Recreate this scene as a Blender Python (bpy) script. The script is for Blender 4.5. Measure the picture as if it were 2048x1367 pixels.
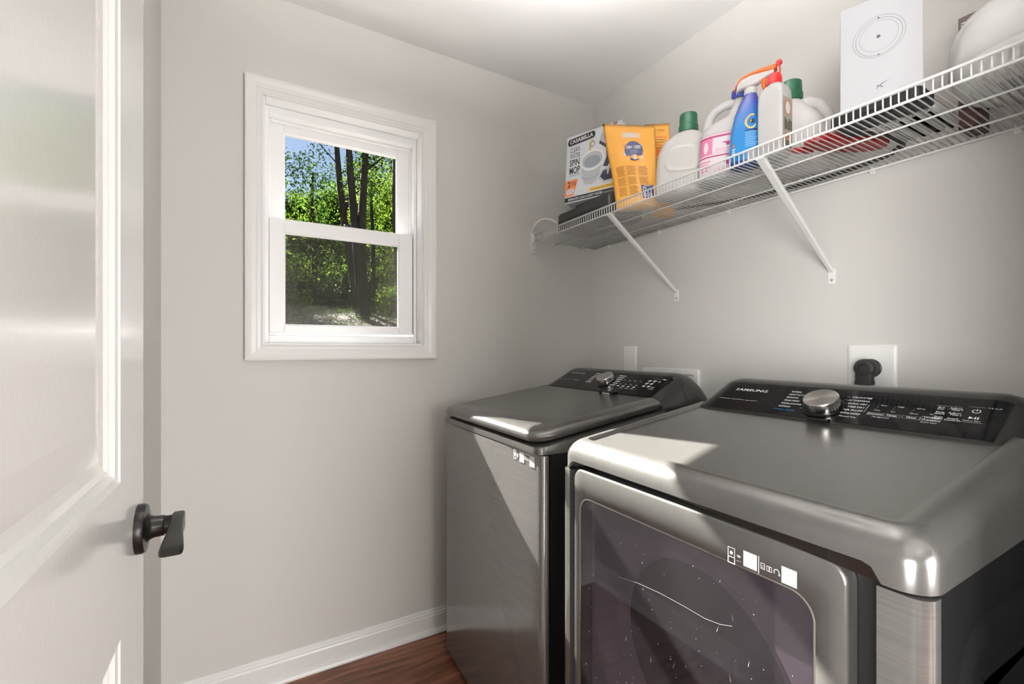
import bpy, bmesh, math, random
from mathutils import Vector, Matrix, noise
import numpy as np
random.seed(7); rng = np.random.default_rng(11)
SC = bpy.context.scene
COL = SC.collection
for o in list(bpy.data.objects): bpy.data.objects.remove(o, do_unlink=True)

# ------------------------------------------------------------------ camera, sky, sun, exposure
CAM_Z = 1.1877
cam = bpy.data.cameras.new('camera'); cam_o = bpy.data.objects.new('camera', cam); COL.objects.link(cam_o)
cam_o.location = (0, 0, CAM_Z); cam_o.rotation_euler = (math.radians(90), 0, -math.radians(30.06))
cam.sensor_width = 36; cam.lens = 913.17 / 2048 * 36; cam.shift_y = 13.9 / 2048; cam.clip_start = .01
SC.camera = cam_o

SUN_DIR = Vector((.22, -1, -.755)).normalized()
w = bpy.data.worlds.new('sky'); SC.world = w; w.use_nodes = True
nt = w.node_tree; bg = nt.nodes['Background']
sky = nt.nodes.new('ShaderNodeTexSky'); sky.sky_type = 'NISHITA'; sky.sun_disc = False
sky.sun_elevation = math.asin(-SUN_DIR.z); sky.sun_rotation = math.atan2(-SUN_DIR.x, -SUN_DIR.y)
sky.air_density = 1.0; sky.dust_density = .3; sky.ozone_density = 2.0
nt.links.new(sky.outputs[0], bg.inputs[0]); bg.inputs[1].default_value = .095

sl = bpy.data.lights.new('sun', 'SUN'); sl.energy = 48.0; sl.angle = math.radians(.6); sl.color = (1, .94, .86)
so = bpy.data.objects.new('sun', sl); COL.objects.link(so)
so.rotation_euler = SUN_DIR.to_track_quat('-Z', 'Y').to_euler(); so.location = (-2, 8, 8)

for nm, en, loc, aim, sx_, sy_ in (('hall_fill', 42, (.95, -2.05, .95), (.25, 1.8, .35), 1.1, 1.5), ('hall_fill', 70, (-1.62, -1.28, 1.05), (1.5, 1.1, .75), 1.2, 1.7)):  # two unseen area lights added as fill; the hall has no windows
    al = bpy.data.lights.new(nm, 'AREA'); al.shape = 'RECTANGLE'; al.size = sx_; al.size_y = sy_; al.energy = en; al.spread = math.radians(140); al.color = (1, .985, .965)
    ao = bpy.data.objects.new(nm, al); COL.objects.link(ao); ao.location = loc; ao.rotation_euler = (Vector(aim)-Vector(loc)).to_track_quat('-Z', 'Y').to_euler()

SC.view_settings.view_transform = 'Standard'; SC.view_settings.look = 'None'
SC.view_settings.exposure = 0.36; SC.view_settings.gamma = 1.0; SC.view_settings.use_curve_mapping = False

# ------------------------------------------------------------------ room numbers (metres)
XR, YW, XL, YN, CEIL = 1.544, 1.833, -.241, .06, 2.44
WT = .15

# ------------------------------------------------------------------ materials
MATS = {}
def mat(name, col, rough=.5, metal=0., coat=0., spec=.5, bump=None, vary=None, coat_rough=.05, trans=0., emit=None, emit_s=0.):
    """bump = (scale xyz, strength, distance); vary = (scale xyz, amount) on value"""
    if name in MATS: return MATS[name]
    m = bpy.data.materials.new(name); m.use_nodes = True; n = m.node_tree; b = n.nodes['Principled BSDF']
    b.inputs['Base Color'].default_value = (*col, 1); b.inputs['Roughness'].default_value = rough
    b.inputs['Metallic'].default_value = metal; b.inputs['Coat Weight'].default_value = coat
    b.inputs['Coat Roughness'].default_value = coat_rough; b.inputs['Specular IOR Level'].default_value = spec
    if emit: b.inputs['Emission Color'].default_value = (*emit, 1); b.inputs['Emission Strength'].default_value = emit_s
    if bump or vary:
        tc = n.nodes.new('ShaderNodeTexCoord')
    if bump:
        mp = n.nodes.new('ShaderNodeMapping'); mp.inputs['Scale'].default_value = bump[0]
        ns = n.nodes.new('ShaderNodeTexNoise'); ns.inputs['Scale'].default_value = 1; ns.inputs['Detail'].default_value = 3
        bp = n.nodes.new('ShaderNodeBump'); bp.inputs['Strength'].default_value = bump[1]; bp.inputs['Distance'].default_value = bump[2]
        n.links.new(tc.outputs['Object'], mp.inputs[0]); n.links.new(mp.outputs[0], ns.inputs[0])
        n.links.new(ns.outputs[0], bp.inputs['Height']); n.links.new(bp.outputs[0], b.inputs['Normal'])
    if vary:
        mp = n.nodes.new('ShaderNodeMapping'); mp.inputs['Scale'].default_value = vary[0]
        ns = n.nodes.new('ShaderNodeTexNoise'); ns.inputs['Scale'].default_value = 1; ns.inputs['Detail'].default_value = 5
        hs = n.nodes.new('ShaderNodeHueSaturation'); hs.inputs['Color'].default_value = (*col, 1)
        mr = n.nodes.new('ShaderNodeMapRange'); mr.inputs[1].default_value = .3; mr.inputs[2].default_value = .7
        mr.inputs[3].default_value = 1 - vary[1]; mr.inputs[4].default_value = 1 + vary[1]
        n.links.new(tc.outputs['Object'], mp.inputs[0]); n.links.new(mp.outputs[0], ns.inputs[0])
        n.links.new(ns.outputs[0], mr.inputs[0]); n.links.new(mr.outputs[0], hs.inputs['Value'])
        n.links.new(hs.outputs[0], b.inputs['Base Color'])
    MATS[name] = m
    return m

def clear_mat(name, tint, gloss, rough=.02, diff=None):
    """see-through sheet: transparent + a constant share of gloss (+ optional dust)"""
    m = bpy.data.materials.new(name); m.use_nodes = True; n = m.node_tree; n.nodes.clear()
    out = n.nodes.new('ShaderNodeOutputMaterial'); t = n.nodes.new('ShaderNodeBsdfTransparent'); t.inputs[0].default_value = (*tint, 1)
    g = n.nodes.new('ShaderNodeBsdfGlossy'); g.inputs['Roughness'].default_value = rough; g.inputs[0].default_value = (1, 1, 1, 1)
    mx = n.nodes.new('ShaderNodeMixShader'); mx.inputs[0].default_value = gloss
    n.links.new(t.outputs[0], mx.inputs[1]); n.links.new(g.outputs[0], mx.inputs[2]); last = mx
    if diff:
        d = n.nodes.new('ShaderNodeBsdfDiffuse'); d.inputs[0].default_value = (*diff[0], 1)
        m2 = n.nodes.new('ShaderNodeMixShader'); m2.inputs[0].default_value = diff[1]
        if len(diff) > 2:
            tc = n.nodes.new('ShaderNodeTexCoord'); ns = n.nodes.new('ShaderNodeTexNoise'); ns.inputs['Scale'].default_value = diff[2]
            ns.inputs['Detail'].default_value = 6
            mr = n.nodes.new('ShaderNodeMapRange'); mr.inputs[1].default_value = .35; mr.inputs[2].default_value = .7
            mr.inputs[3].default_value = diff[1] * .5; mr.inputs[4].default_value = diff[1] * 1.5
            n.links.new(tc.outputs['Object'], ns.inputs[0]); n.links.new(ns.outputs[0], mr.inputs[0]); n.links.new(mr.outputs[0], m2.inputs[0])
        n.links.new(last.outputs[0], m2.inputs[1]); n.links.new(d.outputs[0], m2.inputs[2]); last = m2
    n.links.new(last.outputs[0], out.inputs[0])
    MATS[name] = m; return m

def leaf_mat(name, c1, c2, transl=.45):
    m = bpy.data.materials.new(name); m.use_nodes = True; n = m.node_tree; n.nodes.clear()
    out = n.nodes.new('ShaderNodeOutputMaterial'); at = n.nodes.new('ShaderNodeAttribute'); at.attribute_name = 'tone'
    mc = n.nodes.new('ShaderNodeMix'); mc.data_type = 'RGBA'; mc.inputs[6].default_value = (*c1, 1); mc.inputs[7].default_value = (*c2, 1)
    n.links.new(at.outputs['Fac'], mc.inputs[0])
    d = n.nodes.new('ShaderNodeBsdfDiffuse'); t = n.nodes.new('ShaderNodeBsdfTranslucent')
    mx = n.nodes.new('ShaderNodeMixShader'); mx.inputs[0].default_value = transl
    n.links.new(mc.outputs[2], d.inputs[0]); n.links.new(mc.outputs[2], t.inputs[0])
    n.links.new(d.outputs[0], mx.inputs[1]); n.links.new(t.outputs[0], mx.inputs[2]); n.links.new(mx.outputs[0], out.inputs[0])
    MATS[name] = m; return m

M_WALL = mat('wall_paint', (.60, .587, .56), .75, bump=((220, 220, 220), .06, .002))
M_CEIL = mat('ceiling_paint', (.88, .88, .875), .85)
M_TRIM = mat('trim_paint', (.74, .735, .72), .35, spec=.5)
M_VINYL = mat('window_vinyl', (.86, .86, .86), .3)
M_DOOR = mat('door_paint', (.76, .755, .735), .22, coat=.6, coat_rough=.12, bump=((160, 160, 160), .12, .0015))
M_WOOD = None
M_STEEL = mat('dark_brushed_steel', (.24, .235, .228), .15, metal=.68, bump=((6, 9, 900), .02, .0004), vary=((4, 5, 420), .10))
M_CAP = mat('dark_steel_paint', (.185, .182, .176), .22, metal=.66, vary=((60, 60, 60), .03))
M_SIDE = mat('charcoal_side_paint', (.010, .010, .0105), .5, spec=.04)
M_CONS = mat('console_dark', (.022, .021, .02), .25, spec=.4)
M_BLACKGLASS = mat('black_gloss', (.005, .005, .006), .07, spec=.3)
M_BLACK = mat('black_plastic', (.012, .012, .013), .45)
M_RUBBER = mat('black_rubber', (.018, .018, .018), .55)
M_CHROME = mat('brushed_aluminium', (.62, .60, .57), .22, metal=1.)
M_PRINT = mat('white_print', (.72, .72, .74), .6)
M_GREYPRINT = mat('grey_print', (.45, .45, .46), .5)
M_WHITEPL = mat('white_plastic', (.80, .79, .77), .3)
M_WIRE = mat('white_coated_wire', (.78, .78, .77), .35)

# ------------------------------------------------------------------ mesh helpers
def link(name, me, m, parent=None, smooth=False):
    if m is not None: me.materials.append(m)
    if smooth:
        for p in me.polygons: p.use_smooth = True
    o = bpy.data.objects.new(name, me); COL.objects.link(o)
    if parent is not None:
        o.parent = parent; o.matrix_parent_inverse = parent_world(parent).inverted()
    return o
def parent_world(p):
    mtx = p.matrix_basis.copy()
    if p.parent: mtx = parent_world(p.parent) @ p.matrix_parent_inverse @ mtx
    return mtx
def obj(name, bm, m, parent=None, smooth=False, auto=None):
    bmesh.ops.recalc_face_normals(bm, faces=bm.faces)
    me = bpy.data.meshes.new(name); bm.to_mesh(me); bm.free()
    o = link(name, me, m, parent, smooth)
    if smooth and auto is not None: sharp(o, auto)
    return o
def sharp(o, deg):
    try: o.data.set_sharp_from_angle(angle=math.radians(deg))
    except Exception: pass
def thing(name, label, cat, loc=(0, 0, 0), group=None):
    o = bpy.data.objects.new(name, None); COL.objects.link(o); o.location = loc; o.empty_display_size = .05
    o['label'] = label; o['category'] = cat
    if group: o['group'] = group
    return o
def tag(o, label, cat, group=None):
    o['label'] = label; o['category'] = cat
    if group: o['group'] = group
    return o
def struct(o, label=None, cat=None):
    o['kind'] = 'structure'
    if label: o['label'] = label
    if cat: o['category'] = cat
    return o
def B(): return bmesh.new()
def bx(bm, x0, x1, y0, y1, z0, z1, bev=0, seg=2):
    r = bmesh.ops.create_cube(bm, size=1)
    vs = r['verts']
    bmesh.ops.transform(bm, matrix=Matrix.Translation(((x0+x1)/2, (y0+y1)/2, (z0+z1)/2)) @ Matrix.Diagonal((abs(x1-x0), abs(y1-y0), abs(z1-z0), 1)), verts=vs)
    if bev:
        es = set(e for v in vs for e in v.link_edges)
        bmesh.ops.bevel(bm, geom=list(es), offset=bev, segments=seg, affect='EDGES', profile=.5)
    return bm
def box(name, x0, x1, y0, y1, z0, z1, m, parent=None, bev=0, seg=2):
    return obj(name, bx(B(), x0, x1, y0, y1, z0, z1, bev, seg), m, parent)
def loft(bm, loops, cap0=True, cap1=True, closed=True):
    rows = [[bm.verts.new(p) for p in L] for L in loops]
    n = len(rows[0])
    for a, b in zip(rows, rows[1:]):
        for i in range(n if closed else n-1):
            j = (i+1) % n
            bm.faces.new((a[i], a[j], b[j], b[i]))
    if cap0: bm.faces.new(list(reversed(rows[0])))
    if cap1: bm.faces.new(rows[-1])
    return rows
def rrect(x0, x1, y0, y1, r, k=6, r2=None):
    """rounded rectangle in 2d; r for low-x corners, r2 for high-x corners"""
    r2 = r if r2 is None else r2
    P = []
    for cx, cy, a0, rr in ((x1-r2, y0+r2, -90, r2), (x1-r2, y1-r2, 0, r2), (x0+r, y1-r, 90, r), (x0+r, y0+r, 180, r)):
        for i in range(k+1):
            a = math.radians(a0 + 90*i/k); P.append((cx+rr*math.cos(a), cy+rr*math.sin(a)))
    return P
def tube(bm, pts, r, n=8, caps=True, rads=None, flat=None):
    """sweep a circle (or ellipse) along pts"""
    pts = [Vector(p) for p in pts]; loops = []
    t0 = (pts[1]-pts[0]).normalized()
    up = Vector((0, 0, 1)) if abs(t0.z) < .9 else Vector((1, 0, 0))
    nrm = (up - t0*up.dot(t0)).normalized()
    for i, p in enumerate(pts):
        if i == 0: t = pts[1]-pts[0]
        elif i == len(pts)-1: t = pts[-1]-pts[-2]
        else: t = (pts[i+1]-pts[i]).normalized() + (pts[i]-pts[i-1]).normalized()
        t.normalize(); nrm = (nrm - t*nrm.dot(t))
        nrm.normalize(); bn = t.cross(nrm)
        rr = rads[i] if rads else r
        fa = flat if flat else 1
        loops.append([p + nrm*(math.cos(2*math.pi*k/n)*rr*fa) + bn*(math.sin(2*math.pi*k/n)*rr) for k in range(n)])
    loft(bm, loops, caps, caps)
    return bm
def lathe(bm, prof, origin, axis=(0, 0, 1), n=32, ref=None, caps=True):
    """prof = [(radius, height)] around axis"""
    ax = Vector(axis).normalized(); ref = Vector(ref) if ref else (Vector((1, 0, 0)) if abs(ax.x) < .9 else Vector((0, 1, 0)))
    u = (ref - ax*ref.dot(ax)).normalized(); v = ax.cross(u); o = Vector(origin)
    loft(bm, [[o + ax*h + (u*math.cos(2*math.pi*k/n) + v*math.sin(2*math.pi*k/n))*max(r, 1e-5) for k in range(n)] for r, h in prof], caps, caps)
    return bm
def bez(p0, p1, p2, p3, n=10):
    P = [Vector(p) for p in (p0, p1, p2, p3)]
    return [P[0]*(1-t)**3 + P[1]*3*t*(1-t)**2 + P[2]*3*t*t*(1-t) + P[3]*t**3 for t in [i/n for i in range(n+1)]]

# printing on surfaces: a collector that maps (u, v) to a point just proud of the surface
class Print:
    def __init__(s, fmap): s.f = fmap; s.bm = {}
    def b(s, m):
        if m not in s.bm: s.bm[m] = B()
        return s.bm[m]
    def poly(s, m, pts, e=1):
        bm = s.b(m)
        try: bm.faces.new([bm.verts.new(s.f(u, v, e)) for u, v in pts])
        except ValueError: pass
    def rect(s, m, u0, u1, v0, v1, e=1, nx=1, ny=1, slant=0.):
        bm = s.b(m)
        g = [[bm.verts.new(s.f(u0+(u1-u0)*i/nx + slant*(v0+(v1-v0)*j/ny), v0+(v1-v0)*j/ny, e)) for i in range(nx+1)] for j in range(ny+1)]
        for j in range(ny):
            for i in range(nx): bm.faces.new((g[j][i], g[j][i+1], g[j+1][i+1], g[j+1][i]))
    def disc(s, m, cu, cv, ru, rv, e=1, n=24):
        bm = s.b(m); c = bm.verts.new(s.f(cu, cv, e)); prev = None
        for f in (.33, .67, 1):
            L = [bm.verts.new(s.f(cu+f*ru*math.cos(2*math.pi*k/n), cv+f*rv*math.sin(2*math.pi*k/n), e)) for k in range(n)]
            for k in range(n):
                j = (k+1) % n
                if prev: bm.faces.new((prev[k], L[k], L[j], prev[j]))
                else: bm.faces.new((c, L[k], L[j]))
            prev = L
    def ring(s, m, cu, cv, ru, rv, w, e=1, n=40, a0=0, a1=360):
        bm = s.b(m); rows = []
        full = (a1-a0) >= 360
        for k in range(n+1):
            a = math.radians(a0+(a1-a0)*k/n); c, q = math.cos(a), math.sin(a)
            rows.append([bm.verts.new(s.f(cu+(ru+d)*c, cv+(rv+d)*q, e)) for d in (-w/2, w/2)])
        for A, C in zip(rows, rows[1:]): bm.faces.new((A[0], A[1], C[1], C[0]))
    def frame(s, m, u0, u1, v0, v1, w, e=1):
        s.rect(m, u0, u1, v0, v0+w, e); s.rect(m, u0, u1, v1-w, v1, e); s.rect(m, u0, u0+w, v0+w, v1-w, e); s.rect(m, u1-w, u1, v0+w, v1-w, e)
    def text(s, m, txt, u, v, size, align='LEFT', e=1, wide=1., slant=0., fit=None, bold=0., rot=0.):
        V, F = text_geo(txt, bold)
        if not V: return
        xs = [p[0] for p in V]; x0, x1 = min(xs), max(xs)
        k = size; kx = size*wide
        if fit: kx = fit/(x1-x0)
        off = {'LEFT': -x0, 'RIGHT': -x1, 'CENTER': -(x0+x1)/2}[align]
        bm = s.b(m); cr, sr = math.cos(rot), math.sin(rot)
        vs = []
        for x, y in V:
            a, c = (x+off)*kx + slant*y*k, y*k
            vs.append(bm.verts.new(s.f(u + a*cr - c*sr, v + a*sr + c*cr, e)))
        for f in F:
            try: bm.faces.new([vs[i] for i in f])
            except ValueError: pass
    def done(s, parent, name='lettering'):
        for m, bm in s.bm.items():
            me = bpy.data.meshes.new(name); bm.to_mesh(me); bm.free(); link(name, me, m, parent)['kind'] = 'stuff'
_TG = {}
def text_geo(txt, bold=0.):
    key = (txt, bold)
    if key in _TG: return _TG[key]
    cu = bpy.data.curves.new('t', 'FONT'); cu.body = txt; cu.size = 1.0 / .69; cu.resolution_u = 2; cu.offset = bold
    ob = bpy.data.objects.new('t', cu); COL.objects.link(ob)
    dg = bpy.context.evaluated_depsgraph_get(); me = bpy.data.meshes.new_from_object(ob.evaluated_get(dg))
    V = [(q.co.x, q.co.y) for q in me.vertices]; F = [tuple(p.vertices) for p in me.polygons]
    bpy.data.objects.remove(ob); bpy.data.curves.remove(cu); bpy.data.meshes.remove(me)
    _TG[key] = (V, F); return V, F
def plane_map(O, U, V, k=.0004):
    O, U, V = Vector(O), Vector(U), Vector(V); N = U.cross(V).normalized()
    return lambda u, v, e=1: O + U*u + V*v + N*(k*e)

# ================================================================== THE SETTING
def wood_mat():
    m = bpy.data.materials.new('red_brown_plank'); m.use_nodes = True; n = m.node_tree; b = n.nodes['Principled BSDF']
    tc = n.nodes.new('ShaderNodeTexCoord'); oi = n.nodes.new('ShaderNodeObjectInfo')
    ad = n.nodes.new('ShaderNodeVectorMath'); ad.operation = 'ADD'
    cm = n.nodes.new('ShaderNodeCombineXYZ')
    sc = n.nodes.new('ShaderNodeMath'); sc.operation = 'MULTIPLY'; sc.inputs[1].default_value = 37
    n.links.new(oi.outputs['Random'], sc.inputs[0]); n.links.new(sc.outputs[0], cm.inputs[2]); n.links.new(sc.outputs[0], cm.inputs[0])
    n.links.new(tc.outputs['Object'], ad.inputs[0]); n.links.new(cm.outputs[0], ad.inputs[1])
    mp = n.nodes.new('ShaderNodeMapping'); mp.inputs['Scale'].default_value = (2.2, 26, 6); n.links.new(ad.outputs[0], mp.inputs[0])
    ns = n.nodes.new('ShaderNodeTexNoise'); ns.inputs['Scale'].default_value = 1; ns.inputs['Detail'].default_value = 8; ns.inputs['Distortion'].default_value = 1.6
    n.links.new(mp.outputs[0], ns.inputs[0])
    cr = n.nodes.new('ShaderNodeValToRGB'); cr.color_ramp.elements[0].position = .3; cr.color_ramp.elements[0].color = (.055, .019, .011, 1)
    cr.color_ramp.elements[1].position = .72; cr.color_ramp.elements[1].color = (.30, .125, .066, 1)
    e = cr.color_ramp.elements.new(.5); e.color = (.16, .060, .032, 1)
    n.links.new(ns.outputs[0], cr.inputs[0]); n.links.new(cr.outputs[0], b.inputs['Base Color'])
    b.inputs['Roughness'].default_value = .42
    return m
M_WOOD = wood_mat()
M_SUB = mat('subfloor', (.05, .03, .02), .9)

floor = struct(box('floor', -2.1, XR+WT, -2.3, YW+WT, -.12, -.008, M_SUB))
pw, pl = .178, 1.22
row = 0; y = YW+.005
while y > -2.2:
    x = XL-.02 - ((row*.47) % 1.0)*pl
    while x < XR+.02:
        a, b = max(x, XL-.02), min(x+pl, XR+.02)
        if b-a > .03:
            o = box('plank', a+.0006, b-.0006, y-pw+.0006, y-.0006, -.008, 0, M_WOOD, floor, bev=.0012, seg=1)
        x += pl
    y -= pw; row += 1

# window wall with its opening
WX0, WX1, WZ0, WZ1 = .047, .631, 1.203, 2.086
def wall_with_hole(name, axis, lo, hi, z0, z1, a, b, h0, h1, h2, h3, m):
    """axis 'y': wall spans x lo..hi, y a..b, hole x h0..h1 z h2..h3"""
    bm = B()
    us = sorted({lo, h0, h1, hi}); zs = sorted({z0, h2, h3, z1})
    us = [u for u in us if lo <= u <= hi]; zs = [z for z in zs if z0 <= z <= z1]
    for i in range(len(us)-1):
        for j in range(len(zs)-1):
            if us[i] >= h0 and us[i+1] <= h1 and zs[j] >= h2 and zs[j+1] <= h3: continue
            bx(bm, us[i], us[i+1], a, b, zs[j], zs[j+1])
    bmesh.ops.remove_doubles(bm, verts=bm.verts, dist=1e-5)
    # drop the faces between neighbouring blocks
    seen = {}
    for f in list(bm.faces):
        k = tuple(round(c, 4) for c in f.calc_center_median())
        seen.setdefault(k, []).append(f)
    dead = [f for fs in seen.values() if len(fs) > 1 for f in fs]
    bmesh.ops.delete(bm, geom=dead, context='FACES_ONLY')
    return obj(name, bm, m)
struct(wall_with_hole('wall_front', 'y', XL-WT, XR+WT, 0, CEIL, YW, YW+WT, WX0-.004, WX1+.004, WZ0-.004, WZ1+.004, M_WALL))
struct(box('wall_right', XR, XR+WT, -2.2, YW, 0, CEIL, M_WALL))
struct(box('wall_left', XL-WT, XL, YN-.12, YW, 0, CEIL, M_WALL))
DX0, DX1 = -.135, .80
struct(wall_with_hole('wall_rear', 'y', XL, XR, 0, CEIL, YN-.12, YN, DX0, DX1, 0, 2.06, M_WALL))
struct(box('wall_hall_rear', -2.0, XR+WT, -2.3, -2.2, 0, CEIL, M_WALL))
struct(box('wall_hall_left', -2.1, -2.0, -2.3, YN, 0, CEIL, M_WALL))
struct(box('wall_hall_front', -2.0, XL-WT, YN-.12, YN, 0, CEIL, M_WALL))
struct(box('ceiling', -2.1, XR+WT, -2.3, YW+WT, CEIL, CEIL+.12, M_CEIL))

def extr_profile(name, prof, p0, p1, nrm, m, parent=None, miter=(0, 0)):
    """profile (out, up) extruded from p0 to p1; 'out' along nrm"""
    bm = B(); p0, p1, nrm = Vector(p0), Vector(p1), Vector(nrm); t = (p1-p0).normalized(); up = nrm.cross(t)
    if up.z < 0: up = -up
    A = [p0 + nrm*o + Vector((0, 0, 1))*u for o, u in prof]; C = [p1 + nrm*o + Vector((0, 0, 1))*u for o, u in prof]
    loft(bm, [A, C]); return obj(name, bm, m, parent)
bb = [(0, 0), (.013, 0), (.013, .070), (.0105, .076), (.0105, .081), (.007, .086), (.006, .093), (.003, .097), (0, .097)]
shoe = [(.013, 0), (.026, 0), (.0255, .006), (.023, .012), (.019, .017), (.013, .020)]
for nm, a, b_, n_ in (('baseboard_front', (XL, YW, 0), (XR, YW, 0), (0, -1, 0)), ('baseboard_left', (XL, YN, 0), (XL, YW-.026, 0), (1, 0, 0)),
                      ('baseboard_right', (XR, YN, 0), (XR, YW-.026, 0), (-1, 0, 0))):
    o = struct(extr_profile(nm, bb, a, b_, n_, M_TRIM)); extr_profile('shoe_moulding', shoe, a, b_, n_, M_TRIM, o)

# ------------------------------------------------------------------ window
win = bpy.data.objects.new('window_1', None); COL.objects.link(win); win.location = ((WX0+WX1)/2, YW, WZ0)
struct(win, 'white double hung window with wide moulded casing', 'window')
CX0, CX1, CZ0, CZ1 = -.009, .685, 1.148, 2.139
cprof = [(0, 0), (0, .019), (.006, .0205), (.010, .018), (.014, .016), (.020, .0135), (.034, .011), (.038, .0085), (.0475, .0075), (.051, .0085), (.0535, .007), (.056, .0045), (.056, 0)]
def casing(side):
    bm = B(); L = [[], []]
    for d, h in cprof:
        y = YW - h
        x0, x1, z0, z1 = CX0+d, CX1-d, CZ0+d, CZ1-d
        e = {'top': ((x0, y, z1), (x1, y, z1)), 'bottom': ((x0, y, z0), (x1, y, z0)), 'left': ((x0, y, z0), (x0, y, z1)), 'right': ((x1, y, z0), (x1, y, z1))}[side]
        L[0].append(e[0]); L[1].append(e[1])
    loft(bm, L); return obj('casing', bm, M_TRIM, win)
for s_ in ('top', 'bottom', 'left', 'right'): casing(s_)
def rect_frame(name, x0, x1, z0, z1, wl, wr, wb, wt_, y0, y1, m, parent, bev=.002):
    bm = B()
    bx(bm, x0, x0+wl, y0, y1, z0, z1, bev, 1); bx(bm, x1-wr, x1, y0, y1, z0, z1, bev, 1)
    bx(bm, x0+wl, x1-wr, y0, y1, z0, z0+wb, bev, 1); bx(bm, x0+wl, x1-wr, y0, y1, z1-wt_, z1, bev, 1)
    return obj(name, bm, m, parent)
# jamb liner boards, vinyl frame with tracks, sloped sill
rect_frame('jamb_liner', WX0-.004, WX1+.004, WZ0-.004, WZ1+.004, .010, .010, .010, .010, YW+.002, YW+WT, M_VINYL, win)
rect_frame('window_frame', WX0+.006, WX1-.006, WZ0+.006, WZ1-.006, .014, .014, .030, .030, YW+.060, YW+WT-.006, M_VINYL, win)
rect_frame('parting_stop', WX0+.020, WX1-.020, WZ0+.036, WZ1-.036, .006, .006, .004, .012, YW+.094, YW+.102, M_VINYL, win)
ls = rect_frame('lower_sash', .068, .608, 1.247, 1.672, .050, .058, .030, .050, YW+.064, YW+.094, M_VINYL, win)
rect_frame('glazing_bead', .116, .553, 1.275, 1.624, .006, .006, .006, .006, YW+.070, YW+.084, M_VINYL, ls)
us_ = rect_frame('upper_sash', .068, .612, 1.640, 2.044, .052, .058, .030, .036, YW+.104, YW+.132, M_VINYL, win)
rect_frame('glazing_bead', .118, .556, 1.668, 2.010, .005, .005, .004, .004, YW+.108, YW+.122, M_VINYL, us_)
M_PANE = clear_mat('window_glass', (.97, .98, .975), .001)
M_PANE2 = clear_mat('dusty_window_glass', (.97, .98, .975), .001, diff=((.5, .49, .46), .012, 60))
box('pane', .112, .556, YW+.076, YW+.080, 1.271, 1.628, M_PANE2, ls)
box('pane', .114, .560, YW+.113, YW+.117, 1.664, 2.014, M_PANE, us_)
# insect screen over the lower half, outside
M_SCREEN = clear_mat('insect_screen', (1, 1, 1), .0, diff=((.06, .056, .05), .27))
scr = rect_frame('screen', .066, .612, 1.242, 1.668, .012, .012, .012, .012, YW+.136, YW+.142, M_VINYL, win)
box('mesh', .078, .600, YW+.1385, YW+.1392, 1.254, 1.656, M_SCREEN, scr)
bm = B(); bx(bm, .318, .362, YW+.066, YW+.092, 1.672, 1.676, .001, 1); lathe(bm, [(.009, 0), (.009, .005), (.007, .007)], (.34, YW+.080, 1.675), n=16)
bx(bm, .333, .368, YW+.083, YW+.100, 1.676, 1.681, .001, 1)
obj('sash_lock', bm, mat('dark_bronze', (.06, .05, .045), .35, metal=.7), win)

# ------------------------------------------------------------------ door, open beside the left wall
DF, DTH, DY0, DY1 = -.130, .035, .070, .834
door = bpy.data.objects.new('door_1', None); COL.objects.link(door); door.location = (DF-DTH/2, DY0, 0)
struct(door, 'white panelled door standing open with a black lever handle', 'door')
def door_face(bm, side):
    pass
bm = B()
stile, zt = .136, 2.03
panels = [(DY0+stile, DY1-stile, 1.03, zt-.12), (DY0+stile, DY1-stile, .22, .845)]
xs0, xs1 = DF-DTH, DF
ys = [DY0, DY0+stile, DY1-stile, DY1]; zs = [.012, .22, .845, 1.03, zt-.12, zt]
for i in range(3):
    for j in range(5):
        if i == 1 and j in (1, 3): continue
        bx(bm, xs0, xs1, ys[i], ys[i+1], zs[j], zs[j+1])
bmesh.ops.remove_doubles(bm, verts=bm.verts, dist=1e-5)
seen = {}
for f in bm.faces: seen.setdefault(tuple(round(c, 4) for c in f.calc_center_median()), []).append(f)
bmesh.ops.delete(bm, geom=[f for fs in seen.values() if len(fs) > 1 for f in fs], context='FACES_ONLY')
obj('slab', bm, M_DOOR, door)
for (a, b_, z0, z1) in panels:
    bm = B()
    prof = [(0, 0), (.002, -.002), (.008, -.0035), (.013, -.008), (.016, -.008), (.021, -.0115), (.030, -.0125), (.034, -.0125), (.075, -.006)]
    loops = []
    for d, h in prof:
        loops.append([(DF+h, y, z) for y, z in ((a+d, z0+d), (b_-d, z0+d), (b_-d, z1-d), (a+d, z1-d))])
    loft(bm, loops, cap0=False)
    obj('door_panel', bm, M_DOOR, door)
    bm = B(); bx(bm, DF-DTH+.006, DF-.02, a, b_, z0, z1); obj('panel_back', bm, M_DOOR, door)
M_LEVER = mat('black_lever', (.022, .02, .019), .3, metal=.6)
lv = obj('lever_handle', lathe(B(), [(.0, 0), (.033, 0), (.033, .007), (.031, .010), (.020, .011), (.0165, .014), (.0145, .018), (.0138, .029), (.0135, .0295), (.0125, .0300), (.0125, .046), (.0, .046)],
                               (DF, .795, .942), (1, 0, 0), 40), M_LEVER, door, True, 35)
lv['label'] = 'black lever handle on round rosette'
bm = B()                                                    # flat blade flaring towards its end, pointing at the hinges
pts = []
for t, hw, th, xc in ((0, .0072, .0130, .0445), (.010, .0076, .0130, .0445), (.030, .0076, .0115, .0450), (.060, .0085, .0085, .0465), (.090, .0108, .0066, .0480), (.112, .0122, .0054, .0490), (.124, .0120, .0045, .0492), (.128, .0095, .0032, .0492)):
    y = .808 - t
    L = [(DF+xc+dx, y, .942+dz) for dx, dz in rrect(-hw*1.0, hw*1.0, -th, th, min(.003, th*.8), 3)]
    pts.append(L)
loft(bm, pts); obj('blade', bm, M_LEVER, lv, True, 50)

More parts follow.
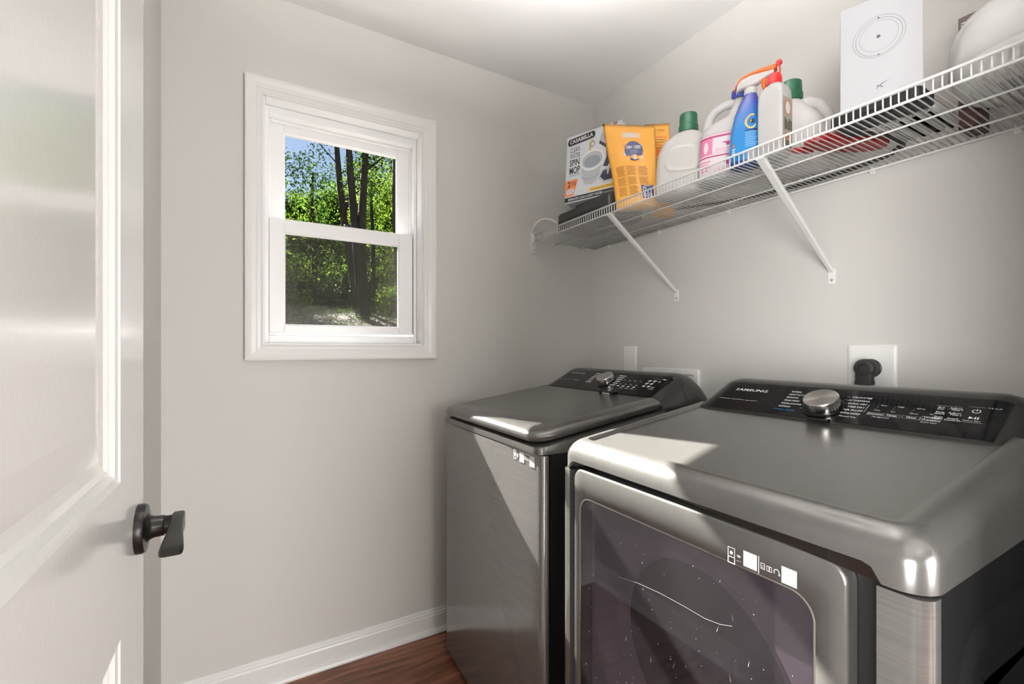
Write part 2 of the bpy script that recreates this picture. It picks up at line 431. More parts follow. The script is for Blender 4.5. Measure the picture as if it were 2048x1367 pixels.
# ------------------------------------------------------------------ wall plates
M_PLATE = mat('wall_plate', (.78, .775, .76), .35)
def plate(name, label, cat, y0, y1, z0, z1, th=.006):
    bm = B(); L = []
    for d, h in ((0, 0), (0, .002), (.004, th-.001), (.008, th), ):
        L.append([(XR-h, y, z) for y, z in rrect(y0+d, y1-d, z0+d, z1-d, max(.004-d*.2, .002), 4)])
    loft(bm, L); return tag(obj(name, bm, M_PLATE, None, True, 40), label, cat)
sw = plate('blank_wall_plate', 'narrow white blank wall plate above the washer console', 'wall plate', 1.524, 1.609, 1.070, 1.201)
for z in (1.085, 1.186):
    bm = B(); lathe(bm, [(0, 0), (.003, 0), (.0028, .001), (0, .0012)], (XR-.006, 1.566, z), (-1, 0, 0), 12); obj('screw', bm, M_PLATE, sw)
ob_ = thing('laundry_supply_box', 'wide white laundry supply box set in the wall behind the washer', 'supply box', (XR, 1.33, .86))
rect = [(0, 0), (0, .010), (.004, .013), (.022, .013), (.026, .008), (.028, .0005)]
bm = B(); loft(bm, [[(XR-h, y, z) for y, z in rrect(1.183+d, 1.478-d, .86+d, 1.107-d, .006, 3)] for d, h in rect]); obj('frame', bm, M_PLATE, ob_)
for yy in (1.25, 1.41):
    bm = B(); lathe(bm, [(0, 0), (.012, 0), (.012, .02), (.007, .02), (.007, .035), (0, .035)], (XR-.001, yy, .95), (-1, 0, 0), 16); obj('valve', bm, M_CHROME, ob_)
ot = thing('dryer_outlet', 'square white outlet plate on the wall above the dryer', 'outlet', (XR, .614, 1.08))
bm = B(); loft(bm, [[(XR-h, y, z) for y, z in rrect(.554+d, .674-d, 1.078+d, 1.2-d, .006, 5)] for d, h in ((0, 0), (0, .0025), (.003, .005), (.007, .0065), (.012, .007))]); obj('plate', bm, M_PLATE, ot, True, 40)
bm = B(); lathe(bm, [(0, 0), (.0265, 0), (.0265, .003), (.024, .004), (0, .004)], (XR-.007, .614, 1.133), (-1, 0, 0), 28); obj('receptacle', bm, M_BLACK, ot)
bm = B(); lathe(bm, [(0, 0), (.0035, 0), (.003, .0012), (0, .0014)], (XR-.007, .614, 1.176), (-1, 0, 0), 12); obj('screw', bm, M_PLATE, ot)
pg = thing('power_plug', 'black right-angle power plug in the outlet with cord dropping behind the dryer', 'plug', (XR-.02, .614, 1.05))
px = XR-.0115
bm = B(); lathe(bm, [(0, 0), (.024, 0), (.0255, .004), (.025, .012), (.021, .014), (.021, .020), (.0265, .022), (.0268, .034), (.024, .041), (.018, .0435), (.0125, .0435), (.011, .0405), (0, .0405)], (px, .614, 1.133), (-1, 0, 0), 36)
obj('plug_body', bm, M_RUBBER, pg, True, 40)
bm = B(); loft(bm, [[(px-.032+a, .614+b, z) for a, b in rrect(-hx, hx, -hy, hy, .005, 3)] for z, hx, hy in ((1.136, .009, .020), (1.112, .010, .021), (1.1, .0105, .020), (1.099, .0115, .0215), (1.088, .0115, .0215), (1.087, .010, .018))])
obj('strain_relief', bm, M_RUBBER, pg, True, 40)
bm = B(); tube(bm, [(px-.032, .614, 1.09), (px-.032, .614, 1.02), (px-.03, .612, .9), (px-.022, .60, .7)], .0115, 14); obj('cord', bm, M_RUBBER, pg, True)

# small fixing and thin cable by the corner
tc_ = thing('thin_cable', 'thin dark cable from a hole in the wall behind the mop carton', 'cable', (1.43, YW, 2.06))
e0 = Vector((1.432, YW-.002, 2.142))
bm = B(); tube(bm, [e0, e0+Vector((.003, -.012, -.002)), e0+Vector((.016, -.02, -.03)), e0+Vector((.028, -.024, -.07)), e0+Vector((.03, -.03, -.16)), e0+Vector((.026, -.05, -.30))], .0026, 8); obj('cord', bm, mat('grey_cable', (.20, .19, .18), .5), tc_, True)
bm = B(); lathe(bm, [(0, 0), (.006, 0), (.005, .003), (0, .004)], e0+Vector((0, .0015, 0)), (0, -1, 0), 12); obj('grommet', bm, mat('pale_grommet', (.5, .49, .47), .5), tc_)


# ================================================================== WASHER AND DRYER
SL = .1436
def P_top(x, z0, xref=.703): return z0 + SL*(x-xref)
def slab_loops(x0, x1, y0, y1, r, seq, zf, zseam=None, zfront=None, k=8):
    """stack of rounded rectangles open towards the back; seq = [(inset, dz)], z = zf(x)+dz"""
    loops = []
    if zseam is not None:
        L = []
        for x, y in rrect(x0, x1, y0, y1, r, k, .0005): L.append((x, y, zfront(x, y) if zfront else zseam))
        loops.append(L)
    for d, dz in seq:
        rr = max(r-d*.6, .008)
        loops.append([(x, y, zf(x)+dz) for x, y in rrect(x0+d, x1, y0+d, y1-d, rr, k, .0005)])
    return loops
def densify(loop, step=.012):
    out = []; n = len(loop)
    for i in range(n):
        a, b = Vector(loop[i]), Vector(loop[(i+1) % n]); m = max(1, int((b-a).length/step))
        for j in range(m): out.append(a.lerp(b, j/m))
    return out
CA = math.atan2(.065, .12); CC, CS = math.cos(CA), math.sin(CA)
def console(root, xb, y0, y1, pa, pb, zb=1.028):
    """curved control console across the back; returns (object, map for printing)"""
    prof = [(0, -.13), (0, -.02), (0, 0), (.03, .01625), (.06, .0325), (.09, .04875), (.120, .065), (.132, .0705), (.146, .0735), (.162, .0745), (.185, .0715), (.208, .062), (.228, .046), (.243, .022), (.252, -.01), (.256, -.06), (.256, -.13)]
    bm = B(); loops = []
    N = 48
    ys = []
    for i in range(N+1):
        t = i/N; ys.append(y0 + (y1-y0)*(.5-.5*math.cos(math.pi*t)))
    def sec(y):
        d = min(y-y0, y1-y)/.085; d = min(max(d, 0), 1); s = (1-(1-d)**2.2)**.6 if d < 1 else 1
        L = []
        for px_, pz in prof:
            z = pz
            if z > -.035: z = -.035 + (z+.035)*s
            xx = px_ + (1-s)*.018*(1 if px_ < .13 else -1) if pz > -.035 else px_
            L.append((xb+xx, y, zb+z))
        return L
    for y in ys: loops.append(sec(y))
    loft(bm, loops)
    o = obj('console', bm, M_CONS, root, True, 40)
    bm = B(); N2 = 60; rows = []; off = Vector((-CS, 0, CC))
    for i in range(N2+1):
        y = pa+(pb-pa)*i/N2; q = [Vector(p)+off*.0008 for p in sec(y)[2:7]]; q[0] = q[0].lerp(q[1], .12); q[-1] = q[-1].lerp(q[-2], .10)
        rows.append([q[0]-off*.002] + q + [q[-1]-off*.002])
    loft(bm, rows); obj('control_panel', bm, M_BLACKGLASS, o, True, 40)
    U = Vector((0, -1, 0)); V = Vector((CC, 0, CS))
    def fmap(u, v, e=1):      # u = world y, v = distance up the slope
        return Vector((xb, u, zb)) + V*v + Vector((-CS, 0, CC))*(.0004*e+.0006)
    return o, fmap
def pmap(f, k=1.2):
    return lambda u, v, e=1: f(-u, v, e*.6+k)    # text runs towards -y
def knob(cons, fmap, y, v, r=.036, h=.027):
    O = fmap(y, v, 0); ax = Vector((-CS, 0, CC))
    bm = B(); lathe(bm, [(0, 0), (r*1.16, 0), (r*1.16, .003), (r*1.06, .0035), (r*1.04, .002), (0, .002)], O, ax, 48); obj('knob_ring', bm, M_BLACKGLASS, cons, True, 30)
    bm = B(); lathe(bm, [(r*.93, .002), (r*.93, .005), (r, .006), (r, h-.003), (r*.985, h-.001), (r*.96, h)], O, ax, 56); kb = obj('knob', bm, M_CHROME, cons, True, 30)
    bm = B(); lathe(bm, [(0, h-.0004), (r*.965, h-.0004), (r*.955, h+.0003), (0, h+.0003)], O, ax, 56); obj('knob_face', bm, M_KNOBFACE, kb)
def radial_mat():
    m = mat('spun_aluminium', (.52, .50, .475), .34, metal=1.); n = m.node_tree; b = n.nodes['Principled BSDF']
    b.inputs['Anisotropic'].default_value = .8
    tg = n.nodes.new('ShaderNodeTangent'); tg.direction_type = 'RADIAL'; tg.axis = 'Z'; n.links.new(tg.outputs[0], b.inputs['Tangent'])
    return m
M_KNOBFACE = radial_mat()
BLUEP = mat('blue_print', (.03, .16, .55), .5)

def body_shell(root, x0, x1, y0, y1, z0, z1, bow, side_ret=.028):
    """front panel that wraps the corners, then side panels"""
    out = []; r = .022; N = 24
    hw = (y1-y0)/2; yc = (y0+y1)/2
    pts = [(x0+side_ret, y0)]
    for i in range(7):
        a = math.radians(270-90*i/6); pts.append((x0+bow+r+r*math.cos(a), y0+r+r*math.sin(a)))
    for i in range(1, N):
        t = -1+2*i/N; y = yc + t*(hw-r); pts.append((x0+bow*abs(t)**3, y))
    for i in range(7):
        a = math.radians(180-90*i/6); pts.append((x0+bow+r+r*math.cos(a), y1-r+r*math.sin(a)))
    pts.append((x0+side_ret, y1))
    return pts
def wrap_panel(name, pts, z0, z1, m, root, inner=.006, bev=.002):
    bm = B()
    inn = []
    xm = max(p[0] for p in pts)
    lo = [(x, y, z0) for x, y in pts]; hi = [(x, y, z1-bev) for x, y in pts]; hi2 = [(x+bev*.7, y, z1) for x, y in pts]
    cl = [(xm, pts[-1][1], z1), (xm, pts[0][1], z1)]
    loft(bm, [lo, hi, hi2])
    return obj(name, bm, m, root, True, 35)
M_SIDE2 = M_SIDE

# ------------------------------------------------------------------ dryer
DRX, DRB, DR0, DR1 = .655, 1.352, .205, .893
dry = thing('dryer', 'dark stainless front-loading dryer with tinted door, standing nearest the room door', 'dryer', ((DRX+DRB)/2, (DR0+DR1)/2, 0))
bm = B()                                              # cabinet, hollow behind the door
bx(bm, DRX+.145, DRB, DR0+.002, DR1-.002, .02, .906)
for a_, b_, c_, d_ in ((DR0+.002, .324, .02, .906), (.826, DR1-.002, .02, .906), (.324, .826, .02, .253), (.324, .826, .855, .906)): bx(bm, DRX+.0285, DRX+.1455, a_, b_, c_, d_)
obj('body', bm, M_SIDE, dry)
# embossed right side panel
bm = B(); loft(bm, [[(x, DR0+.002-h, z) for x, z in rrect(.74+d, 1.30-d, .10+d, .84-d, .08-d, 8)] for d, h in ((0, 0), (.012, .004), (.03, .004), (.05, .0005), (.07, .0005), (.085, .004), (.10, .004))])
obj('side_emboss', bm, M_SIDE, dry, True, 35)
box('side_seam', DRX+.0275, DRX+.0290, DR0+.0012, DR0+.003, .03, .904, M_CHROME, dry)
# front frame: brushed strips left and right, lower panel, black recess between
def strip(name, ya, yb, outer):
    r = .020; pts = []
    if outer == 'right':
        pts = [(DRX+.028, DR0)] + [(DRX+r+r*math.cos(math.radians(a)), DR0+r+r*math.sin(math.radians(a))) for a in range(270, 179, -15)] + [(DRX, yb), (DRX+.028, yb)]
    else:
        pts = [(DRX+.028, ya), (DRX, ya)] + [(DRX+r+r*math.cos(math.radians(a)), DR1-r+r*math.sin(math.radians(a))) for a in range(180, 89, -15)] + [(DRX+.028, DR1)]
    bm = B(); loft(bm, [[(x, y, .03) for x, y in pts], [(x, y, .9035) for x, y in pts]]); return obj(name, bm, M_STEEL, dry, True, 35)
strip('front_strip', .861, DR1, 'left'); strip('front_strip', DR0, .256, 'right')
box('lower_front', DRX, DRX+.028, .256, .861, .03, .195, M_STEEL, dry, bev=.002)
box('door_recess', DRX+.026, DRX+.046, .256, .861, .857, .93, M_BLACK, dry)
box('handle_recess', DRX+.027, DRX+.0283, .256, .300, .195, .857, M_BLACK, dry)
for yy in (.27, .82):
    for xx in (.72, 1.30):
        bm = B(); lathe(bm, [(0, 0), (.02, 0), (.02, .012), (.012, .014), (.012, .024), (0, .024)], (xx, yy, 0), n=16); obj('foot', bm, M_BLACK, dry)
# top cap
PZ = lambda x: P_top(x, .974)
def front_arch(x, y):
    if x > DRX+.03: return .9065
    t = min((y-.252), (.866-y))
    if t <= 0: return .9065
    t = min(t/.022, 1); return .9065 + .0205*(1-(1-t)**2)**.5
seq = [(0, -.033), (.0012, -.026), (.004, -.019), (.010, -.010), (.018, -.0035), (.028, .001), (.036, .0022), (.041, .0016), (.0440, -.0020), (.0465, -.0052), (.050, -.0060), (.054, -.0061)]
loops = [densify(L, .014) for L in slab_loops(DRX, 1.13, DR0, DR1, .040, seq, PZ, .9065, front_arch)]
nmin = None
def resample(loops, n=220):
    out = []
    for L in loops:
        L = [Vector(p) for p in L]; ln = [0]
        for i in range(len(L)): ln.append(ln[-1]+(L[(i+1) % len(L)]-L[i]).length)
        out.append((L, ln))
    return out
def slab(name, x0, x1, y0, y1, r, seq, zf, zseam, zfront, m, root, cap0=True, kx=26, ky=36):
    """same as slab_loops with matching densified points"""
    def loop(d, zfun, rr):
        P = []; k = 8
        xa, ya, yb = x0+d, y0+d, y1-d
        for i in range(kx): P.append((x1+(xa+rr-x1)*i/kx, yb))
        for i in range(k): a = math.radians(90+90*i/k); P.append((xa+rr+rr*math.cos(a), yb-rr+rr*math.sin(a)))
        for i in range(ky): P.append((xa, yb-rr+(ya+rr-(yb-rr))*i/ky))
        for i in range(k): a = math.radians(180+90*i/k); P.append((xa+rr+rr*math.cos(a), ya+rr+rr*math.sin(a)))
        for i in range(kx+1): P.append((xa+rr+(x1-xa-rr)*i/kx, ya))
        return [(x, y, zfun(x, y)) for x, y in P]
    L = []
    if zseam is not None: L.append(loop(0, zfront or (lambda x, y: zseam), r))
    for d, dz in seq: L.append(loop(d, (lambda dz: lambda x, y: zf(x)+dz)(dz), max(r-d*.55, .012)))
    bm = B(); loft(bm, L, cap0=cap0); return obj(name, bm, m, root, True, 32)
slab('top_cap', DRX, 1.13, DR0, DR1, .036, seq, PZ, .9065, front_arch, M_CAP, dry, ky=60)
# door
dr = bpy.data.objects.new('door', None); COL.objects.link(dr); dr.parent = dry; dr.matrix_parent_inverse = parent_world(dry).inverted(); dr.location = (DRX, .565, .21)
def yz(ya, yb, za, zb, r, x, k=10): return [(x, y, z) for z, y in rrect(za, zb, ya, yb, r, k)]
DY_0, DY_1, DZ_0, DZ_1 = .286, .845, .205, .9135
GY0, GY1, GZ0, GZ1 = .326, .824, .255, .853
bm = B()
loft(bm, [yz(DY_0, DY_1, DZ_0, DZ_1, .026, DRX+.024), yz(DY_0, DY_1, DZ_0, DZ_1, .026, DRX+.004), yz(DY_0+.0015, DY_1-.0015, DZ_0+.0015, DZ_1-.0015, .0255, DRX+.001), yz(DY_0+.005, DY_1-.005, DZ_0+.005, DZ_1-.005, .023, DRX-.0005),
          yz(GY0-.004, GY1+.004, GZ0-.004, GZ1+.004, .036, DRX-.0005), yz(GY0-.001, GY1+.001, GZ0-.001, GZ1+.001, .034, DRX+.002), yz(GY0-.001, GY1+.001, GZ0-.001, GZ1+.001, .034, DRX+.03)], cap0=False, cap1=False)
obj('door_frame', bm, M_CAP, dr, True, 40)
bm = B(); loft(bm, [yz(GY0, GY1, GZ0, GZ1, .033, DRX+.008), yz(GY0, GY1, GZ0, GZ1, .033, DRX+.003), yz(GY0+.002, GY1-.002, GZ0+.002, GZ1-.002, .031, DRX+.0015)])
M_TINT = clear_mat('smoked_door_glass', (.46, .43, .47), .07, .03, diff=((.30, .275, .31), .055, 2.2))
obj('door_glass', bm, M_TINT, dr)
rim = B(); loft(rim, [yz(GY0-.001, GY1+.001, GZ0-.001, GZ1+.001, .034, DRX+.0018), yz(GY0+.0012, GY1-.0012, GZ0+.0012, GZ1-.0012, .032, DRX+.0012), yz(GY0+.0025, GY1-.0025, GZ0+.0025, GZ1-.0025, .031, DRX+.0018)], False, False)
obj('glass_rim', rim, M_CHROME, dr, True)
# inner bowl seen through the glass
M_BOWL = mat('grey_inner_bowl', (.62, .60, .60), .45)
bm = B(); cy, cz = .578, .585
n = 64; ring = []
lo_ = [tuple(v_) for v_ in densify(yz(GY0+.004, GY1-.004, GZ0+.004, GZ1-.004, .03, DRX+.034, 6), .012)]
rads = [(.238, .034), (.232, .036), (.222, .052), (.205, .066), (.196, .068), (.193, .072), (.188, .100)]
m_ = len(lo_)
loops = [lo_]
for R_, xx in rads:
    L = []
    for (x, y, z) in lo_:
        a = math.atan2(z-cz, y-cy); L.append((DRX+xx, cy+R_*math.cos(a), cz+R_*math.sin(a)))
    loops.append(L)
loft(bm, loops, False, False); obj('inner_bowl', bm, M_BOWL, dr, True, 40)
bm = B(); lathe(bm, [(.190, .100), (.17, .112), (.12, .126), (.05, .133), (0, .134)], (DRX, cy, cz), (1, 0, 0), 48); obj('porthole', bm, M_BLACKGLASS, dr, True)
M_DUST = mat('pale_scratch', (.62, .60, .60), .6)
p = Print(lambda y, v, e=1: Vector((DRX+.0012-.0002*e, y, v)))
SCR = [(0.7, 0.722), (0.646, 0.733), (0.59, 0.739), (0.535, 0.741), (0.495, 0.741), (0.467, 0.746), (0.446, 0.754)]
for (ya, za), (yb, zb_) in zip(SCR, SCR[1:]): p.poly(M_DUST, [(ya, za-.00018), (yb, zb_-.00018), (yb, zb_+.00018), (ya, za+.00018)])
RD = random.Random(5)
for k in range(90): p.disc(M_DUST, RD.uniform(GY0+.02, GY1-.02), RD.uniform(.40, GZ1-.03), RD.choice((.0004, .0005, .0006, .0009)), RD.choice((.0004, .0006, .001)), 1, 6)
for k in range(9):
    ya, za = RD.uniform(.40, GY1-.03), RD.uniform(.45, .80); p.poly(M_DUST, [(ya, za), (ya+.004*RD.uniform(-1, 1), za+.012), (ya+.0004, za+.0005)])
p.done(dr, 'scratches')
# stickers on the door frame
f = plane_map((DRX-.0005, 0, 0), (0, -1, 0), (0, 0, 1), .0005)
p = Print(lambda u, v, e=1: f(-u, v, e)) if False else Print(lambda y, v, e=1: Vector((DRX-.0005-.0003*e, -y, v)))
p.frame(M_PRINT, -.452, -.440, .853, .878, .0011); p.disc(M_PRINT, -.446, .8695, .0026, .0028); p.rect(M_PRINT, -.452, -.440, .8625, .8636)
for r_ in (.0015, .003, .0045): p.ring(M_PRINT, -.4335, .8655, r_, r_, .0009, a0=40, a1=140, n=12)
for k in (-1, 0, 1): p.disc(M_PRINT, -.4335+k*.0026, .8612, .0006, .0007, n=8)
p.rect(M_PRINT, -.426, -.4045, .8575, .881); p.rect(M_PRINT, -.4025, -.4012, .8555, .8815)
p.rect(M_GREYPRINT, -.423, -.408, .8588, .8594, 2)
p.frame(M_PRINT, -.399, -.3925, .8645, .8735, .0009); p.rect(M_PRINT, -.3975, -.394, .8665, .8672); p.rect(M_PRINT, -.3975, -.394, .869, .8697)
p.frame(M_PRINT, -.390, -.386, .8648, .8725, .0008); p.frame(M_PRINT, -.386, -.382, .8648, .8725, .0008)
p.ring(M_PRINT, -.3755, .8685, .0036, .0040, .0012, a0=-40, a1=220, n=18); p.rect(M_PRINT, -.373, -.3705, .8645, .868)
p.rect(M_PRINT, -.3685, -.3475, .8575, .881); p.rect(M_GREYPRINT, -.3655, -.350, .8588, .8594, 2)
p.done(dr, 'sticker')
# console
dcons, dmap = console(dry, 1.095, DR0, DR1, .262, .884)
p = Print(pmap(dmap))
def S(x): return (x-1.095)/CC
p.text(M_PRINT, 'SAMSUNG', -.789, S(1.177), .0105, fit=.088, bold=.02)
for a, wd in ((-.812, .034), (-.775, .036), (-.735, .032)): p.rect(M_GREYPRINT, a, a+wd, S(1.138), S(1.1395))
rows = ['NORMAL', 'HEAVY DUTY', 'BEDDING', 'PERM PRESS', 'STEAM SANITIZE', 'REFRESH']
for i, t in enumerate(rows):
    x = 1.187 - i*.0117; p.text(M_PRINT, t, -.643, S(x), .0056, fit={6: .024, 10: .036, 7: .027, 14: .046}.get(len(t), .03), bold=.015)
    p.rect(M_GREYPRINT, -.643+.049, -.643+.056, S(x)+.002, S(x)+.0028)
p.text(BLUEP, 'Steam Cycles', -.640, S(1.1172), .0048, fit=.040, bold=.02); p.frame(BLUEP, -.648, -.6425, S(1.1172), S(1.1172)+.005, .0009)
for i, t in enumerate(['DELICATES', 'ACTIVEWEAR', 'QUICK DRY', 'TIME DRY', 'AIR FLUFF', 'DOWNLOADED']):
    x = 1.184 - i*.0112; p.text(M_PRINT, t, -.471, S(x), .0056, 'RIGHT', fit=.0048*len(t)*.86, bold=.015)
    p.rect(M_GREYPRINT, -.519, -.513, S(x)+.002, S(x)+.0028)
p.text(M_PRINT, 'Manual Dry', -.474, S(1.1175), .0046, 'RIGHT', fit=.032)
p.rect(M_GREYPRINT, -.468, -.4672, S(1.138), S(1.165))
for i, (t, hi, lo2, yc) in enumerate((('Dryness', 'More', 'Less', .447), ('Temp.', 'High', 'Low', .418), ('Time', '60min', '20min', .387))):
    p.frame(M_GREYPRINT, -yc-.014, -yc+.014, S(1.1335)-.0005, S(1.1335)+.0085, .0005)
    p.text(M_PRINT, t, -yc, S(1.1335)+.0015, .0056, 'CENTER', fit=.006+.0026*len(t), bold=.012)
    p.text(M_PRINT, hi, -yc, S(1.165), .0038, fit=.0026*len(hi)); p.text(M_PRINT, lo2, -yc-.006, S(1.148), .0038, fit=.0026*len(lo2))
    for k in range(4): p.disc(M_PRINT, -yc-.0035-k*.0006, S(1.163-k*.0042), .0005, .0006, n=8)
p.text(M_PRINT, 'Adjust', -.434, S(1.1265), .0036, 'CENTER', fit=.03)
p.text(M_PRINT, 'On', -.360, S(1.151), .0038, 'CENTER', fit=.005)
p.frame(M_GREYPRINT, -.372, -.342, S(1.1318), S(1.1318)+.0145, .0005)
p.text(M_PRINT, 'Wrinkle', -.357, S(1.1395)+.001, .0052, 'CENTER', fit=.024, bold=.012); p.text(M_PRINT, 'Prevent', -.357, S(1.1335), .0052, 'CENTER', fit=.024, bold=.012)
p.text(M_PRINT, 'Smart Care', -.357, S(1.1262), .0034, 'CENTER', fit=.024)
for (a, b_, yc, xx) in (('Eco', 'Dry', .352, 1.170), ('Adjust', 'Time', .331, 1.170), ('Damp', 'Alert', .350, 1.1555), ('Adjust', 'Time', .329, 1.1555), ('Drum', 'Light', .3485, 1.141), ('Smart', 'Control', .3275, 1.1395)):
    p.text(M_PRINT, a, -yc, S(xx)+.0056, .0048, 'CENTER', fit=.0031*len(a), bold=.01); p.text(M_PRINT, b_, -yc, S(xx), .0048, 'CENTER', fit=.0031*len(b_), bold=.01)
p.text(M_PRINT, '^', -.3215, S(1.170)-.001, .006, 'CENTER'); p.text(M_PRINT, 'v', -.3195, S(1.1555), .0045, 'CENTER')
p.text(M_PRINT, 'Alarm Off', -.350, S(1.1338), .0032, 'CENTER', fit=.016)
p.ring(M_PRINT, -.302, S(1.1735), .0055, .0055, .0014, a0=120, a1=420, n=24); p.rect(M_PRINT, -.3027, -.3013, S(1.1735)+.001, S(1.1735)+.0072)
p.poly(M_PRINT, [(-.3075, S(1.150)), (-.3005, S(1.150)+.004), (-.3075, S(1.150)+.008)])
for a in (-.2995, -.2960): p.rect(M_PRINT, a, a+.0018, S(1.150), S(1.150)+.008)
p.text(M_PRINT, 'Hold to Start', -.3015, S(1.1435), .0034, 'CENTER', fit=.024)
p.rect(M_GREYPRINT, -.316, -.286, S(1.140), S(1.1406)); p.rect(M_GREYPRINT, -.316, -.292, S(1.1855), S(1.186)); p.rect(M_GREYPRINT, -.361, -.323, S(1.1815), S(1.182))
p.text(M_PRINT, '7.5 cu.ft', -.289, S(1.184), .0036, fit=.018)
p.done(dcons)
knob(dcons, dmap, .548, S(1.142))
bm = B(); bx(bm, 1.084, 1.097, .512, .556, 1.027, 1.035, .002, 2); obj('lamp_latch', bm, M_BLACKGLASS, dry)

# ------------------------------------------------------------------ washer
WAX, WAB, WA0, WA1 = .660, 1.375, 1.000, 1.684
wash = thing('washer', 'dark stainless top-loading washer with flat lid, under the window side of the shelf', 'washing machine', ((WAX+WAB)/2, (WA0+WA1)/2, 0))
box('body', WAX+.04, WAB, WA0+.002, WA1-.002, .02, .906, M_SIDE, wash, bev=.004)
wrap_panel('front_panel', body_shell(wash, WAX, WAB, WA0, WA1, .03, .905, .010), .03, .9035, M_STEEL, wash)
for yy in (1.06, 1.62):
    for xx in (.73, 1.32):
        bm = B(); lathe(bm, [(0, 0), (.02, 0), (.02, .012), (.012, .014), (.012, .024), (0, .024)], (xx, yy, 0), n=16); obj('foot', bm, M_BLACK, wash)
PW = lambda x: .968 + .139*(x-.66)
slab('top_deck', WAX, 1.15, WA0, WA1, .030, [(0, -.047), (.0015, -.043), (.005, -.0415), (.03, -.041)], PW, .9065, None, M_CAP, wash)
lid = slab('lid', WAX-.006, 1.118, WA0+.004, WA1-.004, .055, [(.06, -.038), (.018, -.037), (.006, -.031), (.0012, -.024), (0, -.018), (.002, -.012), (.008, -.007), (.018, -.0035), (.032, -.001), (.042, 0), (.046, 0), (.050, -.001)], PW, None, None, M_CAP, wash)
wcons, wmap = console(wash, 1.118, WA0, WA1, 1.052, 1.676, 1.030)
def SW(x): return (x-1.118)/CC
p = Print(pmap(wmap))
p.text(M_GREYPRINT, 'SAMSUNG', -1.588, SW(1.214), .0105, fit=.092, bold=.02)
p.rect(M_GREYPRINT, -1.612, -1.535, SW(1.172), SW(1.1732)); p.rect(M_GREYPRINT, -1.515, -1.475, SW(1.170), SW(1.1722))
for i in range(6): p.rect(M_PRINT, -1.430, -1.430+.024+.008*((i*7) % 3)/2, SW(1.222)-i*.0128, SW(1.222)-i*.0128+.0046)
for i in range(6):
    wd = (.036, .032, .037, .035, .032, .036)[i]; v = SW(1.218)-i*.0128
    p.rect(M_PRINT, -1.256-wd, -1.256, v, v+.0045); p.rect(M_GREYPRINT, -1.256-wd-.014, -1.256-wd-.004, v+.002, v+.0027)
for k in range(4):
    y = 1.245-k*.026
    p.rect(M_GREYPRINT, -y, -y+.008, SW(1.195), SW(1.195)+.003); p.rect(M_GREYPRINT, -y+.002, -y+.010, SW(1.172), SW(1.172)+.003); p.rect(M_PRINT, -y-.002, -y+.011, SW(1.160), SW(1.160)+.005)
    if k: p.rect(M_GREYPRINT, -y-.003, -y+.014, SW(1.150), SW(1.150)+.003)
for r_ in range(3):
    for c_ in range(2):
        y = 1.132-c_*.022; v = SW(1.199)-r_*.0175
        p.rect(M_PRINT, -y, -y+.013, v+.0052, v+.0092); p.rect(M_PRINT, -y, -y+.011, v, v+.004)
p.ring(M_PRINT, -1.083, SW(1.202), .0050, .0050, .0015, a0=120, a1=420, n=20); p.rect(M_PRINT, -1.0837, -1.0823, SW(1.202), SW(1.202)+.0065)
p.poly(M_PRINT, [(-1.090, SW(1.166)), (-1.084, SW(1.166)+.0035), (-1.090, SW(1.166)+.007)])
for a in (-1.083, -1.0797): p.rect(M_PRINT, a, a+.0017, SW(1.166), SW(1.166)+.007)
p.rect(M_GREYPRINT, -1.095, -1.074, SW(1.159), SW(1.1615)); p.rect(M_GREYPRINT, -1.125, -1.082, SW(1.216), SW(1.2165)); p.rect(M_PRINT, -1.080, -1.066, SW(1.214), SW(1.2175))
p.done(wcons)
knob(wcons, wmap, 1.318, SW(1.178), .033, .026)
bm = B(); bx(bm, 1.096, 1.120, 1.196, 1.268, 1.024, 1.040, .003, 2); lk = obj('lid_lock', bm, M_BLACKGLASS, wash)
bm = B(); bx(bm, 1.0945, 1.0975, 1.215, 1.25, 1.028, 1.033, .0005, 1); obj('strike', bm, M_CHROME, lk)
p = Print(lambda y, v, e=1: Vector((WAX+.010*abs((-y-1.342)/.32)**3-.0004*e-.0004, -y, v)))
p.frame(M_PRINT, -1.134, -1.121, .873, .901, .0028); p.disc(M_PRINT, -1.1275, .887, .0038, .005); p.disc(M_PRINT, -1.114, .886, .004, .005); p.rect(M_PRINT, -1.117, -1.111, .8795, .881)
p.rect(M_PRINT, -1.104, -1.081, .870, .8995); p.rect(M_PRINT, -1.081, -1.056, .8955, .8975)
for k in range(4): p.frame(M_PRINT, -1.080+k*.006, -1.0755+k*.006, .881, .889, .0012)
p.rect(M_PRINT, -1.056, -1.033, .867, .896)
p.done(wash, 'sticker')

# ================================================================== WIRE SHELF
SHF, SHB, SHZ = 1.1765, 1.5365, 1.697          # front rail, back rail, rail height
SY0, SY1 = .075, YW-.003
shelf = thing('wire_shelf', 'white coated wire shelf on the wall above both machines', 'shelf', (SHB, (SY0+SY1)/2, SHZ))
for x, z, r in ((SHF, SHZ, .0031), (SHF-.0005, SHZ+.030, .0031), (1.302, SHZ, .0026), (1.448, SHZ, .0026), (SHB, SHZ, .0031)):
    bm = B(); tube(bm, [(x, SY0, z), (x, SY1-.004, z)], r, 8); obj('rail', bm, M_WIRE, shelf, True)
bm = B(); q = .0045
tube(bm, [(SHB+.001, 0, SHZ+q), (SHF+.010, 0, SHZ+q), (SHF+.0062, 0, SHZ+q+.0008), (SHF+.0046, 0, SHZ+.008), (SHF+.0043, 0, SHZ+.020), (SHF+.0041, 0, SHZ+.0345)], .0017, 6)
bmesh.ops.recalc_face_normals(bm, faces=bm.faces)
wire_me = bpy.data.meshes.new('wire'); bm.to_mesh(wire_me); bm.free(); wire_me.materials.append(M_WIRE)
for p_ in wire_me.polygons: p_.use_smooth = True
yy = SY1-.010
inv = parent_world(shelf).inverted()
